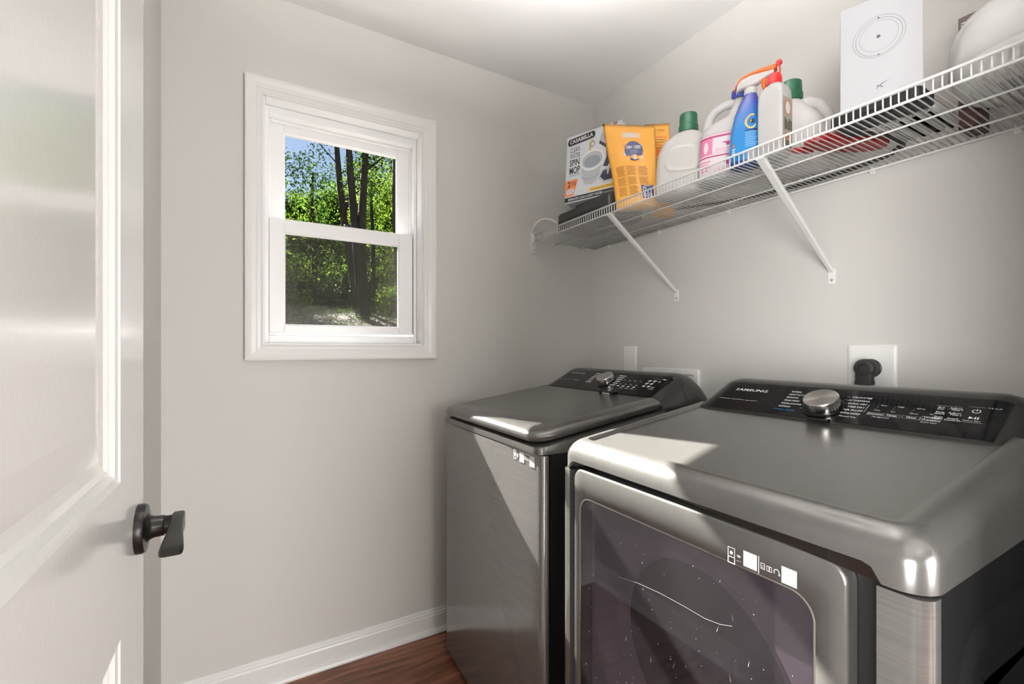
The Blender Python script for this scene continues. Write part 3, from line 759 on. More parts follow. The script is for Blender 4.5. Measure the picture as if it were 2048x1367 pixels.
while yy > SY0:
    o = bpy.data.objects.new('wire', wire_me); COL.objects.link(o); o.parent = shelf; o.matrix_parent_inverse = inv; o.location = (0, yy, 0); yy -= .01384
DECK = SHZ+q+.0019
for yb in (1.300, .717):
    bm = B(); a, b_ = Vector((SHF-.002, yb, SHZ-.006)), Vector((XR-.003, yb, 1.423))
    t = (b_-a).normalized(); n_ = Vector((t.z, 0, -t.x))
    L = []
    for s, hw, th in ((0, .0125, .004), (.03, .0125, .004), (.9, .0085, .004), (1, .0085, .003)):
        c = a.lerp(b_, s); L.append([c + n_*th*sn + Vector((0, w_, 0)) for sn, w_ in ((-1, -hw), (-1, hw), (-.2, hw), (-.2, hw-.002), (1, hw-.004), (1, -hw+.004), (-.2, -hw+.002), (-.2, -hw))])
    loft(bm, L); br = obj('support_brace', bm, M_WIRE, shelf)
    bm = B(); bx(bm, SHF-.006, SHF+.012, yb-.0125, yb+.0125, SHZ-.008, SHZ-.0035, .001, 1); obj('hook', bm, M_WIRE, br)
    bm = B(); loft(bm, [[(XR-h, y, z) for z, y in rrect(1.386+d, 1.432-d, yb-.0105+d, yb+.0105-d, .004, 4)] for d, h in ((0, 0), (0, .0018), (.0006, .0024))]); obj('foot_plate', bm, M_WIRE, br)
    bm = B(); lathe(bm, [(0, 0), (.0045, 0), (.0040, .0018), (.0015, .0022), (.001, .0012), (0, .0012)], (XR-.0024, yb, 1.398), (-1, 0, 0), 14); obj('screw', bm, mat('steel_screw', (.55, .54, .52), .35, metal=.8), br)
for yc in (1.707, 1.390, 1.06, .612, .328):
    bm = B(); bx(bm, SHB-.006, XR-.0005, yc-.006, yc+.006, SHZ-.006, SHZ-.0005, .0015, 1); bx(bm, SHB+.0032, XR-.0005, yc-.007, yc+.007, SHZ-.012, SHZ+.012, .0015, 1); obj('wall_clip', bm, M_WHITEPL, shelf)
eb = B(); bx(eb, SHF-.014, SHF+.014, YW-.003, YW-.0003, SHZ-.052, SHZ+.048, .001, 1); bx(eb, SHF-.0145, SHF-.0115, YW-.009, YW-.002, SHZ-.052, SHZ+.048, .001, 1)
bx(eb, SHF-.012, SHF+.010, YW-.026, YW-.002, SHZ-.010, SHZ-.0035, .001, 1); bx(eb, SHF-.0125, SHF-.008, YW-.026, YW-.002, SHZ-.010, SHZ+.034, .001, 1)
ebo = obj('end_bracket', eb, M_WHITEPL, shelf)
for z in (SHZ-.040, SHZ+.040):
    bm = B(); lathe(bm, [(0, 0), (.0035, 0), (.003, .0012), (0, .0012)], (SHF+.004, YW-.003, z), (0, -1, 0), 10); obj('screw', bm, mat('dull_screw', (.3, .3, .29), .4, metal=.6), ebo)

# ================================================================== THINGS ON THE SHELF
def rotz(c, ang):
    ca, sa = math.cos(ang), math.sin(ang)
    return lambda x, y, z: Vector((c[0]+x*ca-y*sa, c[1]+x*sa+y*ca, z))
def sup(hx, hy, p, n=40):
    out = []
    for k in range(n):
        a = 2*math.pi*k/n; c, s = math.cos(a), math.sin(a)
        out.append((hx*math.copysign(abs(c)**(2/p), c), hy*math.copysign(abs(s)**(2/p), s)))
    return out
def bottle(name, secs, T, m, parent, n=40, smooth=True):
    """secs = [(z, half width x, half depth y, power, ox, oy)]"""
    bm = B(); loft(bm, [[T(x+ox, y+oy, z) for x, y in sup(hx, hy, p, n)] for z, hx, hy, p, ox, oy in secs]); return obj(name, bm, m, parent, smooth, 50)
def lerp_sec(secs, z):
    for a, b in zip(secs, secs[1:]):
        if a[0] <= z <= b[0]:
            t = (z-a[0])/max(b[0]-a[0], 1e-6); return [a[i]+(b[i]-a[i])*t for i in range(6)]
    return list(secs[-1])
def bottle_map(secs, T):
    """u = angle in degrees on the bottle, v = height"""
    def f(u, v, e=1):
        s = lerp_sec(secs, v); a = math.radians(u); c, q_ = math.cos(a), math.sin(a); p = s[3]
        x = (s[1]+.0005*e)*math.copysign(abs(c)**(2/p), c); y = (s[2]+.0005*e)*math.copysign(abs(q_)**(2/p), q_)
        return T(x+s[4], y+s[5], v)
    return f

# ---- black vented device under the carton
dv = thing('network_device', 'black vented plastic device under the mop carton at the end of the shelf', 'electronics', (1.30, 1.49, DECK))
bm = B()
loft(bm, [[(x, y, z) for x, y in rrect(1.200+d, 1.380-d, 1.330+d, 1.668-d, .012, 4)] for z, d in ((DECK, .003), (DECK+.002, 0), (DECK+.074, 0), (DECK+.082, .004), (DECK+.086, .016))])
obj('case', bm, M_BLACK, dv, True, 40)
bm = B()
loft(bm, [[(x, y, z) for x, y in rrect(1.225+d, 1.372-d, 1.345+d, 1.580-d, .01, 4)] for z, d in ((DECK+.084, 0), (DECK+.102, .004), (DECK+.106, .010))])
obj('top_tray', bm, M_BLACK, dv, True, 40)
M_SLOT = mat('vent_slot', (.003, .003, .003), .9)
for k in range(22):
    y = 1.655-k*.0125; box('vent_slot', 1.1992, 1.2015, y-.0028, y+.0028, DECK+.030, DECK+.050, M_SLOT, dv)
bm = B(); tube(bm, bez((1.20, 1.672, 1.752), (1.19, 1.73, 1.80), (1.165, 1.80, 1.80), (1.163, 1.822, 1.738), 14), .0036, 10)
wc = obj('white_cable', bm, M_WHITEPL, None, True); tag(wc, 'white cable looping from the black device down to the shelf end bracket', 'cable')

# ---- mop carton, turned towards the room and leaning back
CB = DECK+.1065
M_CARD = mat('white_card', (.68, .71, .75), .45); M_INK = mat('black_ink', (.012, .012, .014), .5); M_ORG = mat('orange_ink', (.80, .25, .09), .5)
M_YEL = mat('yellow_ink', (.85, .55, .10), .5); M_GREYP1 = mat('pale_grey_ink', (.50, .52, .55), .5); M_GREYP2 = mat('mid_grey_ink', (.30, .33, .37), .5); M_NAVY = mat('navy_ink', (.022, .024, .045), .5)
M_WPRT = mat('white_ink', (.82, .82, .82), .5); M_BLUE2 = mat('sky_ink', (.12, .33, .60), .5); M_TAN = mat('tan_ink', (.62, .42, .16), .5); M_WOODINK = mat('brown_ink', (.17, .10, .085), .5)
F0 = Vector((1.206, 1.622, CB)); F1 = Vector((1.300, 1.380, CB)); wv = (F1-F0); CW = wv.length; Ub = wv.normalized()
Nb = Vector((Ub.y, -Ub.x, 0)).normalized()
if Nb.x > 0: Nb = -Nb
lean = math.radians(4); Vb = Vector((0, 0, 1))*math.cos(lean) - Nb*math.sin(lean); Db = (Ub.cross(Vb)).normalized()
if Db.dot(Nb) > 0: Db = -Db
CH, CD = .300, .19
F0 = F0 + Vector((0, 0, CD*math.sin(lean)))
mc = thing('mop_carton', 'white printed mop carton leaning on the black device in the shelf corner', 'box', F0)
bm = B()
def cp(u, v, d): return F0 + Ub*u + Vb*v + Db*d
loft(bm, [[cp(0, 0, 0), cp(CW, 0, 0), cp(CW, 0, CD), cp(0, 0, CD)], [cp(0, CH, 0), cp(CW, CH, 0), cp(CW, CH, CD), cp(0, CH, CD)]])
bmesh.ops.bevel(bm, geom=list(bm.edges), offset=.0015, segments=1, affect='EDGES'); obj('carton', bm, M_CARD, mc)
p = Print(lambda u, v, e=1: cp(u*CW, v*CH, -.0003*e))
p.rect(M_INK, 0.0, 1, .015, .085); p.text(M_WPRT, 'SEPARATES CLEAN & DIRTY WATER', .07, .030, .035, fit=.64, bold=.01, e=2); p.text(M_WPRT, 'inside', .73, .034, .022, fit=.16, e=2)
p.poly(M_INK, [(.07+.045*math.cos(math.radians(a)), .90+.052*math.sin(math.radians(a))) for a in range(90, 271, 15)] + [(.50+.045*math.cos(math.radians(a)), .925+.052*math.sin(math.radians(a))) for a in range(-90, 91, 15)])
p.text(M_WPRT, 'CASABELLA', .065, .878, .052, fit=.44, bold=.03, e=2, rot=.058)
for t, v, sz, ft, bd in (('CLEAN', .745, .074, .185, -.0), ('WATER', .655, .074, .195, 0), ('SPIN', .545, .092, .185, .025), ('MOP', .425, .098, .20, .025)): p.text(M_INK, t, .075, v, sz, fit=ft, bold=bd)
p.text(M_INK, 'AND BUCKET SYSTEM', .075, .392, .020, fit=.20)
p.poly(M_ORG, [(0, .10), (.17, .10), (.245, .335), (0, .335)]); p.text(M_INK, '2', .05, .235, .082, fit=.05, bold=.03, e=2); p.text(M_INK, 'MICROFIBER', .115, .275, .026, fit=.10, e=2); p.text(M_INK, 'MOP HEADS', .115, .245, .026, fit=.10, e=2)
p.disc(M_WPRT, .075, .165, .045, .038, 2); p.disc(M_WPRT, .135, .172, .045, .038, 2); p.ring(M_BLUE2, .075, .165, .02, .018, .008, 3, 16); p.ring(M_BLUE2, .135, .172, .02, .018, .008, 3, 16)
# bucket
p.poly(M_GREYP1, [(.30, .50), (.33, .30), (.38, .22), (.52, .20), (.60, .24), (.64, .34), (.70, .55), (.60, .44), (.45, .41)])
p.ring(M_WPRT, .50, .555, .205, .135, .03, 2, 40); p.disc(M_GREYP1, .50, .555, .195, .125, 1); p.disc(M_GREYP2, .50, .535, .15, .085, 2); p.disc(M_BLUE2, .50, .515, .11, .05, 1.5)
p.ring(M_GREYP2, .48, .36, .165, .07, .012, 2, 24, 190, 350)
# mop handle, dial, plug picture
p.poly(M_TAN, [(.44, .70), (.47, .70), (.475, .80), (.45, .80)], 3); p.disc(M_TAN, .49, .795, .055, .055, 3); p.disc(M_GREYP2, .497, .79, .04, .04, 4); p.disc(M_WPRT, .50, .785, .022, .022, 5)
hx = lambda cu, cv, ru, rv, a0: [(cu+ru*math.cos(math.radians(a0+60*k)), cv+rv*math.sin(math.radians(a0+60*k))) for k in range(6)]
p.poly(M_NAVY, hx(.80, .80, .19, .135, 15), 2); p.poly(M_GREYP1, hx(.80, .83, .17, .12, 15), 3); p.disc(M_GREYP2, .80, .845, .10, .07, 4); p.disc(M_WPRT, .80, .85, .07, .045, 5)
p.poly(M_NAVY, [(.74, .71), (.90, .70), (.98, .60), (.86, .50), (.78, .40), (.70, .42), (.76, .54)], 2); p.poly(M_GREYP2, [(.84, .68), (.88, .68), (.86, .54), (.83, .50)], 3)
p.poly(M_GREYP1, hx(.79, .28, .17, .115, 10), 2); p.poly(M_NAVY, hx(.79, .285, .135, .085, 5), 3); p.poly(M_GREYP1, [(.78, .29), (.80, .29), (.83, .38), (.77, .38)], 4)
p.rect(M_YEL, .46, 1, .10, .155); p.text(M_INK, 'REUSABLE BUCKET, SPIN ACTION', .50, .117, .022, fit=.44, bold=.015, e=2)
p.rect(M_WOODINK, .86, .93, .965, 1, 1)
p.done(mc, 'print')
p = Print(lambda u, v, e=1: F0 + Ub*(CW+.0003*e) + Vb*(v*CH) + Db*(u*CD))
p.rect(M_INK, 0, 1, .015, .105); p.text(M_WPRT, 'SEPARATES', .08, .04, .05, fit=.7, e=2); p.rect(M_ORG, 0, 1, .105, .36)
p.poly(M_INK, [(.10+.07*math.cos(math.radians(a)), .90+.055*math.sin(math.radians(a))) for a in range(90, 271, 15)] + [(.80+.07*math.cos(math.radians(a)), .90+.055*math.sin(math.radians(a))) for a in range(-90, 91, 15)])
p.text(M_WPRT, 'CASABELLA', .10, .878, .052, fit=.70, bold=.03, e=2)
p.done(mc, 'print')

# ---- two orange pouches
M_POUCH = mat('orange_film', (.86, .41, .045), .28, coat=.4, bump=((28, 28, 28), .25, .006))
def pouch(name, label, c, bulge, parent_prints, thick):
    """c = corners bl, br, tr, tl"""
    bl, br_, tr, tl = [Vector(q_) for q_ in c]
    nrm = (br_-bl).cross(tl-bl).normalized()
    if nrm.x > 0: nrm = -nrm
    def S_(u, v, side=1, e=0):
        # edges pinch in at mid height, faces swell with soft folds
        w_ = .5 + (u-.5)*(1 - .05*math.sin(math.pi*min(v*1.5, 1)))
        base = (bl*(1-w_)+br_*w_)*(1-v) + (tl*(1-w_)+tr*w_)*v
        h = bulge*(math.sin(math.pi*u)**.6)*(1-(2*v-.78)**4*.42 if v < .9 else (1-v)/.1*.75)
        h = max(h, 0)*(1.0 if side > 0 else thick) + .0035*math.sin(9*u+11*v)*math.sin(math.pi*u)*math.sin(math.pi*v)
        if side > 0 and abs(v-.55) < .12: h -= .006*math.exp(-((v-.55-.05*(u-.3))/.02)**2)*math.sin(math.pi*u)
        return base + nrm*(h*side + .0006*e)
    t = thing(name, label, 'pouch', (bl+br_)/2)
    N = 22
    bm = B(); g = {}
    for s in (1, -1):
        for i in range(N+1):
            for j in range(N+1):
                edge = i in (0, N) or j == N
                g[s, i, j] = g[1, i, j] if (s < 0 and edge) else bm.verts.new(S_(i/N, j/N, s))
    for s in (1, -1):
        for i in range(N):
            for j in range(N):
                q_ = [g[s, i, j], g[s, i+1, j], g[s, i+1, j+1], g[s, i, j+1]]
                if len(set(q_)) > 2: bm.faces.new(q_)
    bot = [g[1, i, 0] for i in range(N+1)] + [g[-1, i, 0] for i in range(N-1, 0, -1)]
    bm.faces.new(bot)
    obj('film', bm, M_POUCH, t, True)
    pr = Print(lambda u, v, e=1: S_(u, v, 1, e)); parent_prints(pr); pr.done(t, 'print'); return t
M_BROWNT = mat('brown_text', (.30, .13, .02), .5); M_REDT = mat('red_band', (.80, .16, .03), .4); M_NAVY2 = mat('navy_label', (.012, .022, .11), .4); M_CREAM = mat('cream_panel', (.86, .62, .38), .5)
def pr1(p):
    p.rect(M_CREAM, .36, .72, .80, .875, 1, 8, 3)
    for k in range(4): p.rect(M_WPRT, .39, .68-.02*(k % 2), .865-k*.018, .872-k*.018, 2, 8)
    p.text(M_WPRT, 'SPRING', .40, .815, .034, fit=.2, e=2)
    p.disc(M_NAVY2, .56, .645, .185, .115, 1, 32)
    for a in (35, 150, 200, 320): p.poly([M_WPRT, M_BROWNT, M_REDT, M_GREYP1][a % 4], [(.56+.2*math.cos(math.radians(a-10)), .645+.125*math.sin(math.radians(a-10))), (.56+.23*math.cos(math.radians(a)), .645+.14*math.sin(math.radians(a))), (.56+.18*math.cos(math.radians(a+14)), .645+.11*math.sin(math.radians(a+14)))], 2)
    p.text(M_WPRT, '100+ USES', .56, .668, .036, 'CENTER', fit=.29, bold=.04, e=3, rot=.0)
    for k in range(3): p.rect(M_GREYP1, .49, .63, .645-k*.016, .650-k*.016, 3)
    p.rect(M_WPRT, .545, .60, .545, .60, 3); p.disc(M_INK, .572, .575, .016, .014, 4, 12); p.rect(M_REDT, .535, .56, .545, .565, 3)
    for c_ in range(3):
        u0 = .13+c_*.245
        for k in range(26):
            v = .455-k*.0128
            if c_ == 2 and v < .25: break
            if k in (9, 17): continue
            p.rect(M_BROWNT, u0, u0+.20-.035*((k*5+c_) % 4)/3, v, v+.0062, 1, 4)
        p.rect(M_BROWNT, u0+.222, u0+.225, .12, .46, 1, 1, 6)
    p.rect(M_NAVY2, .64, .90, .085, .235, 1, 5, 4)
    for a, b_ in ((.71, .185), (.71, .12), (.83, .12)): p.ring(M_WPRT, a, b_, .03, .02, .010, 2, 16)
    p.text(M_WPRT, "*,", .83, .165, .03, 'CENTER', fit=.05, e=2, bold=.03); p.rect(M_WPRT, .70, .84, .222, .227, 2)
def pr2(p):
    p.text(M_BROWNT, 'For Sparkling Clean', .40, .905, .022, fit=.42, bold=.02); p.text(M_BROWNT, 'Pool Water', .40, .875, .022, fit=.26, bold=.02)
    for k in range(22):
        v = .83-k*.03
        p.rect(M_BROWNT if k % 3 else M_REDT, .3, .88-.06*(k % 3), v, v+.010, 1, 5)
    p.rect(M_REDT, .3, .93, .62, .70, 2, 6, 2); p.rect(M_REDT, .3, .93, .38, .47, 2, 6, 2)
pouch('orange_pouch', 'orange pouch with a navy badge leaning in front of the mop carton', ((1.200, 1.290, DECK+.001), (1.292, 1.160, DECK+.001), (1.345, 1.235, DECK+.335), (1.216, 1.385, DECK+.375)), .022, pr1, .8)
pouch('orange_pouch', 'orange pouch with red text bands tucked behind the badge pouch', ((1.392, 1.285, DECK+.001), (1.436, 1.220, DECK+.001), (1.436, 1.246, DECK+.372), (1.395, 1.335, DECK+.395)), .020, pr2, .8)

# ---- white jug with green cap, broad side to the room
M_JUG = mat('milky_plastic', (.61, .595, .575), .35, coat=.15); M_GREEN = mat('green_cap', (.010, .095, .045), .35); M_SHWHITE = mat('white_bottle', (.58, .575, .57), .33)
ang = math.radians(-50)
T = rotz((1.295, 1.062), ang)                       # local x across the broad face
J1 = [(DECK, .078, .042, 3.5, 0, 0), (DECK+.006, .088, .050, 3.5, 0, 0), (DECK+.03, .091, .053, 3.5, 0, 0), (DECK+.10, .089, .053, 3.4, 0, 0), (DECK+.150, .084, .052, 3.2, 0, 0), (DECK+.185, .073, .048, 3, .004, 0), (DECK+.205, .058, .042, 2.6, .010, 0), (DECK+.217, .040, .034, 2.2, .014, 0), (DECK+.222, .027, .027, 2, .016, 0), (DECK+.232, .0255, .0255, 2, .016, 0)]
j1 = thing('detergent_jug', 'plain white jug with a dark green cap beside the orange pouches', 'jug', T(0, 0, DECK))
bottle('jug_body', J1, T, M_JUG, j1, 48)
bm = B(); o_ = T(.016, 0, DECK+.222); lathe(bm, [(0, 0), (.0315, 0), (.0315, .022), (.0295, .024), (.0285, .060), (.026, .063), (.022, .0635), (.020, .058), (0, .058)], o_, (0, 0, 1), 40); cpn = obj('cap', bm, M_GREEN, j1, True, 30)
bm = B()                                            # recessed grip on the broad face
fm = bottle_map(J1, T)
L = []
for d, e in ((1, 2), (.93, 7), (.82, 7), (.72, 1.2)):
    L.append([fm(268+math.copysign(abs(math.cos(a))**.7, math.cos(a))*30*d, DECK+.125+math.copysign(abs(math.sin(a))**.7, math.sin(a))*.048*d, e) for a in [2*math.pi*k/36 for k in range(36)]])
loft(bm, L, False, True); obj('grip_panel', bm, M_JUG, j1, True, 60)

# ---- white jug with pink label and loop handle
T2 = rotz((1.292, .902), math.radians(-58))
J2 = [(DECK, .066, .042, 3.2, 0, 0), (DECK+.005, .074, .050, 3.2, 0, 0), (DECK+.09, .074, .050, 3.2, 0, 0), (DECK+.150, .071, .049, 3, 0, 0), (DECK+.172, .062, .045, 2.8, .004, 0), (DECK+.186, .046, .038, 2.4, .014, 0), (DECK+.200, .030, .029, 2.1, .030, 0), (DECK+.232, .021, .021, 2, .040, 0), (DECK+.262, .0195, .0195, 2, .042, 0)]
j2 = thing('bleach_jug', 'white jug with pink label, loop handle and blue cap', 'jug', T2(0, 0, DECK))
bottle('jug_body', J2, T2, M_SHWHITE, j2, 48)
bm = B(); tube(bm, [T2(-.050, 0, DECK+.160), T2(-.050, 0, DECK+.185), T2(-.044, 0, DECK+.212), T2(-.028, 0, DECK+.232), T2(-.004, 0, DECK+.243), T2(.022, 0, DECK+.246), T2(.040, 0, DECK+.245)], .013, 14, rads=[.017, .0155, .0135, .013, .013, .014, .016]); obj('handle', bm, M_SHWHITE, j2, True)
bm = B(); lathe(bm, [(0, 0), (.024, 0), (.0245, .004), (.0235, .026), (.021, .028), (0, .028)], T2(.042, 0, DECK+.252), (0, 0, 1), 32); obj('cap', bm, mat('blue_cap', (.012, .035, .30), .35), j2, True, 30)
M_PINK = mat('pink_label', (.72, .22, .40), .45); M_LAB = mat('label_white', (.78, .70, .72), .45); M_MAG = mat('magenta_line', (.42, .04, .16), .45)
p = Print(bottle_map(J2, T2))
p.rect(M_LAB, 200, 345, DECK+.018, DECK+.142, 1, 40, 4); p.rect(M_MAG, 200, 345, DECK+.130, DECK+.136, 2, 40); p.rect(M_MAG, 200, 345, DECK+.0715, DECK+.0755, 2, 40); p.rect(M_MAG, 200, 345, DECK+.1415, DECK+.1425, 2, 40)
p.rect(M_PINK, 202, 254, DECK+.080, DECK+.130, 2, 16, 3); p.disc(M_LAB, 236, DECK+.103, 8, .018, 3, 20)
for zc in (DECK+.103, DECK+.045):
    for uc in (274, 300):
        p.poly(M_MAG, [(uc-5, zc+.010), (uc+5, zc+.010), (uc+4, zc+.006), (uc+3.2, zc+.006), (uc+3.2, zc-.002), (uc-3.2, zc-.002), (uc-3.2, zc+.006), (uc-4, zc+.006)], 2)
    p.text(M_MAG, '+', 287, zc, .9, 'CENTER') if False else None
    p.rect(M_MAG, 286, 288, zc+.002, zc+.0035, 2); p.rect(M_MAG, 286.7, 287.3, zc+.0005, zc+.005, 2)
    for k in range(4): p.rect(M_PINK, 260, 330, zc-.009-k*.004, zc-.0081-k*.004, 2, 16)
for k in range(4): p.rect(M_PINK, 212, 250-5*(k % 2), DECK+.058-k*.009, DECK+.062-k*.009, 2, 8)
p.done(j2, 'label_print')

# ---- blue trigger spray bottle
T3 = rotz((1.232, .796), math.radians(-62))
M_BLUEB = bpy.data.materials.new('blue_bottle'); M_BLUEB.use_nodes = True
n = M_BLUEB.node_tree; b_ = n.nodes['Principled BSDF']; b_.inputs['Roughness'].default_value = .25; b_.inputs['Coat Weight'].default_value = .4
tcn = n.nodes.new('ShaderNodeTexCoord'); sx = n.nodes.new('ShaderNodeSeparateXYZ'); cr = n.nodes.new('ShaderNodeValToRGB'); mr = n.nodes.new('ShaderNodeMapRange')
n.links.new(tcn.outputs['Generated'], sx.inputs[0]); n.links.new(sx.outputs[2], cr.inputs[0])
cr.color_ramp.elements[0].position = .0; cr.color_ramp.elements[0].color = (.012, .05, .26, 1); cr.color_ramp.elements[1].position = 1; cr.color_ramp.elements[1].color = (.013, .026, .22, 1)
for ps, c_ in ((.06, (.012, .05, .26)), (.09, (.02, .26, .62)), (.55, (.018, .20, .56)), (.85, (.014, .05, .32))): e = cr.color_ramp.elements.new(ps); e.color = (*c_, 1)
n.links.new(cr.outputs[0], b_.inputs['Base Color'])
S3 = [(DECK, .038, .026, 2.6, 0, 0), (DECK+.004, .042, .030, 2.6, 0, 0), (DECK+.05, .0425, .031, 2.5, 0, 0), (DECK+.10, .040, .030, 2.4, .001, 0), (DECK+.150, .034, .027, 2.3, .006, 0), (DECK+.180, .027, .023, 2.1, .010, 0), (DECK+.202, .018, .018, 2, .013, 0), (DECK+.208, .015, .015, 2, .013, 0)]
sp = thing('spray_bottle', 'blue trigger spray bottle with an orange and white spray head', 'spray bottle', T3(0, 0, DECK))
bottle('bottle_body', S3, T3, M_BLUEB, sp, 40)
M_ORT = mat('orange_trigger', (.86, .16, .02), .35)
bm = B(); lathe(bm, [(0, 0), (.0165, 0), (.0165, .018), (.013, .021), (0, .021)], T3(.013, 0, DECK+.204), (0, 0, 1), 28); obj('collar', bm, M_SHWHITE, sp, True, 30)
bm = B(); L = []                                     # white housing: palm rest at the back, nozzle to the front (-y side)
for s, z, hw, hh in ((-.037, .222, .004, .004), (-.034, .232, .010, .010), (-.022, .241, .012, .014), (-.002, .243, .013, .017), (.018, .245, .013, .015), (.040, .251, .011, .008), (.058, .254, .009, .006)):
    L.append([T3(.013+s, y_, DECK+z+h_) for y_, h_ in sup(hw, hh, 3, 20)])
loft(bm, L); obj('spray_head', bm, M_SHWHITE, sp, True, 40)
bm = B(); L = []
for s, z, hw, hh in ((-.041, .224, .005, .003), (-.037, .238, .010, .004), (-.024, .2535, .0125, .005), (-.002, .2605, .0135, .0045), (.020, .2635, .0135, .0045), (.042, .2640, .0125, .0075), (.062, .2640, .0115, .0085), (.066, .2640, .0105, .0080)):
    L.append([T3(.013+s, y_, DECK+z+h_) for y_, h_ in sup(hw, hh, 3, 20)])
loft(bm, L); obj('shroud', bm, M_ORT, sp, True, 40)
bm = B(); tube(bm, [T3(.042, 0, DECK+.252), T3(.047, 0, DECK+.240), T3(.046, 0, DECK+.226), T3(.050, 0, DECK+.206)], .006, 10, rads=[.005, .007, .006, .0045]); obj('trigger', bm, M_ORT, sp, True)
p = Print(bottle_map(S3, T3))
M_LB = mat('pale_blue_print', (.35, .60, .85), .5)
p.ring(M_YEL, 288, DECK+.122, 20, .020, 3.5, 1, 28, 60, 330) if False else None
for k in range(26):                                  # badge ring
    a0, a1 = math.radians(60+k*10.4), math.radians(60+(k+1)*10.4)
    p.poly(M_YEL, [(290+17*math.cos(a0), DECK+.120+.0165*math.sin(a0)), (290+22*math.cos(a0), DECK+.120+.021*math.sin(a0)), (290+22*math.cos(a1), DECK+.120+.021*math.sin(a1)), (290+17*math.cos(a1), DECK+.120+.0165*math.sin(a1))], 1)
p.rect(M_INK, 281, 300, DECK+.114, DECK+.126, 2, 4); p.poly(M_YEL, [(283, DECK+.113), (289, DECK+.121), (286, DECK+.125)], 3)
p.rect(M_NAVY2, 270, 318, DECK+.094, DECK+.098, 1, 8)
for k in range(9): p.rect(M_LB, 271, 316-6*(k % 3), DECK+.089-k*.0048, DECK+.0905-k*.0048, 1, 8)
p.rect(M_GREYP1, 276, 318, DECK+.012, DECK+.040, 1, 8)
for k in range(4): p.rect(M_WPRT, 226, 243-3*(k % 2), DECK+.048-k*.006, DECK+.051-k*.006, 1, 4)
p.disc(M_REDT, 233, DECK+.060, 5, .005, 1, 12); p.rect(M_NAVY2, 232, 243, DECK+.014, DECK+.023, 1, 3)
p.done(sp, 'label_print')

# ---- white rectangular bottle with red flip cap
T4 = rotz((1.236, .715), math.radians(-90))
S4 = [(DECK, .030, .022, 8, 0, 0), (DECK+.004, .0345, .0260, 8, 0, 0), (DECK+.150, .0345, .0260, 8, 0, 0), (DECK+.172, .0340, .0255, 7, 0, 0), (DECK+.186, .030, .0225, 5, 0, 0), (DECK+.194, .022, .019, 3, 0, 0), (DECK+.197, .016, .016, 2, 0, 0), (DECK+.204, .0155, .0155, 2, 0, 0)]
wb = thing('flip_cap_bottle', 'white rectangular bottle with a red flip cap next to the blue spray', 'bottle', T4(0, 0, DECK))
bottle('bottle_body', S4, T4, M_SHWHITE, wb, 56)
M_REDC = mat('red_cap', (.72, .018, .02), .35)
bm = B(); lathe(bm, [(0, 0), (.0185, 0), (.0185, .014), (.0175, .016), (.0170, .022), (.0125, .0285), (.006, .0295), (.005, .033), (0, .033)], T4(0, 0, DECK+.199), (0, 0, 1), 32); cpo = obj('cap', bm, M_REDC, wb, True, 30)
bm = B(); tube(bm, [T4(.012, 0, DECK+.219), T4(.015, 0, DECK+.232), T4(.014, 0, DECK+.242), T4(.0125, 0, DECK+.249)], .003, 8, rads=[.003, .0022, .0022, .003]); lathe(bm, [(0, -.003), (.0075, -.003), (.0082, 0), (.0070, .003), (0, .003)], T4(.012, 0, DECK+.254), Vector(T4(.3, -1, 0)-T4(0, 0, 0)), 20); obj('flip_top', bm, M_REDC, cpo, True, 40)
M_GLAB = mat('grey_green_label', (.42, .40, .33), .5)
p = Print(lambda u, v, e=1: T4(.0345+.0004*e, u, v))
p.rect(M_GLAB, -.022, .022, DECK+.010, DECK+.150)
p.poly(M_WPRT, [(.0+.013*math.cos(math.radians(a)), DECK+.122+.019*math.sin(math.radians(a))) for a in range(0, 360, 45)], 2)
p.ring(M_REDT, 0, DECK+.122, .013, .019, .003, 3, 8)
p.text(M_INK, 'LEATHER', 0, DECK+.058, .014, 'CENTER', fit=.044, e=2, bold=.02, rot=math.pi/2) if False else None
for k in range(5): p.rect(M_INK, -.014+k*.007, -.010+k*.007, DECK+.062+.003*(k % 2), DECK+.094-.004*(k % 3), 2)
for k in range(6): p.rect(M_REDT if k < 3 else M_INK, -.018, .012+.004*(k % 2), DECK+.050-k*.0065, DECK+.0525-k*.0065, 2)
p.done(wb, 'label_print')

# ---- second green cap jug, handle to the side
T5 = rotz((1.398, .742), math.radians(-75))
J5 = [(DECK, .070, .044, 3.5, 0, 0), (DECK+.006, .080, .052, 3.5, 0, 0), (DECK+.10, .080, .052, 3.4, 0, 0), (DECK+.140, .074, .050, 3.2, -.004, 0), (DECK+.180, .052, .044, 3, -.016, 0), (DECK+.204, .036, .034, 2.3, -.016, 0), (DECK+.212, .026, .026, 2, -.016, 0), (DECK+.224, .025, .025, 2, -.016, 0)]
j5 = thing('detergent_jug', 'white jug with a green cap and side loop handle behind the red-capped bottle', 'jug', T5(0, 0, DECK))
bottle('jug_body', J5, T5, M_JUG, j5, 44)
bm = B(); tube(bm, [T5(.004, 0, DECK+.196), T5(.030, 0, DECK+.196), T5(.056, 0, DECK+.182), T5(.074, 0, DECK+.150), T5(.083, 0, DECK+.110), T5(.080, 0, DECK+.075), T5(.068, 0, DECK+.050)], .015, 14, rads=[.018, .017, .0155, .015, .015, .017, .02]); obj('handle', bm, M_JUG, j5, True)
bm = B(); lathe(bm, [(0, 0), (.031, 0), (.031, .022), (.029, .024), (.028, .056), (.025, .059), (0, .059)], T5(-.016, 0, DECK+.213), (0, 0, 1), 36); obj('cap', bm, M_GREEN, j5, True, 30)

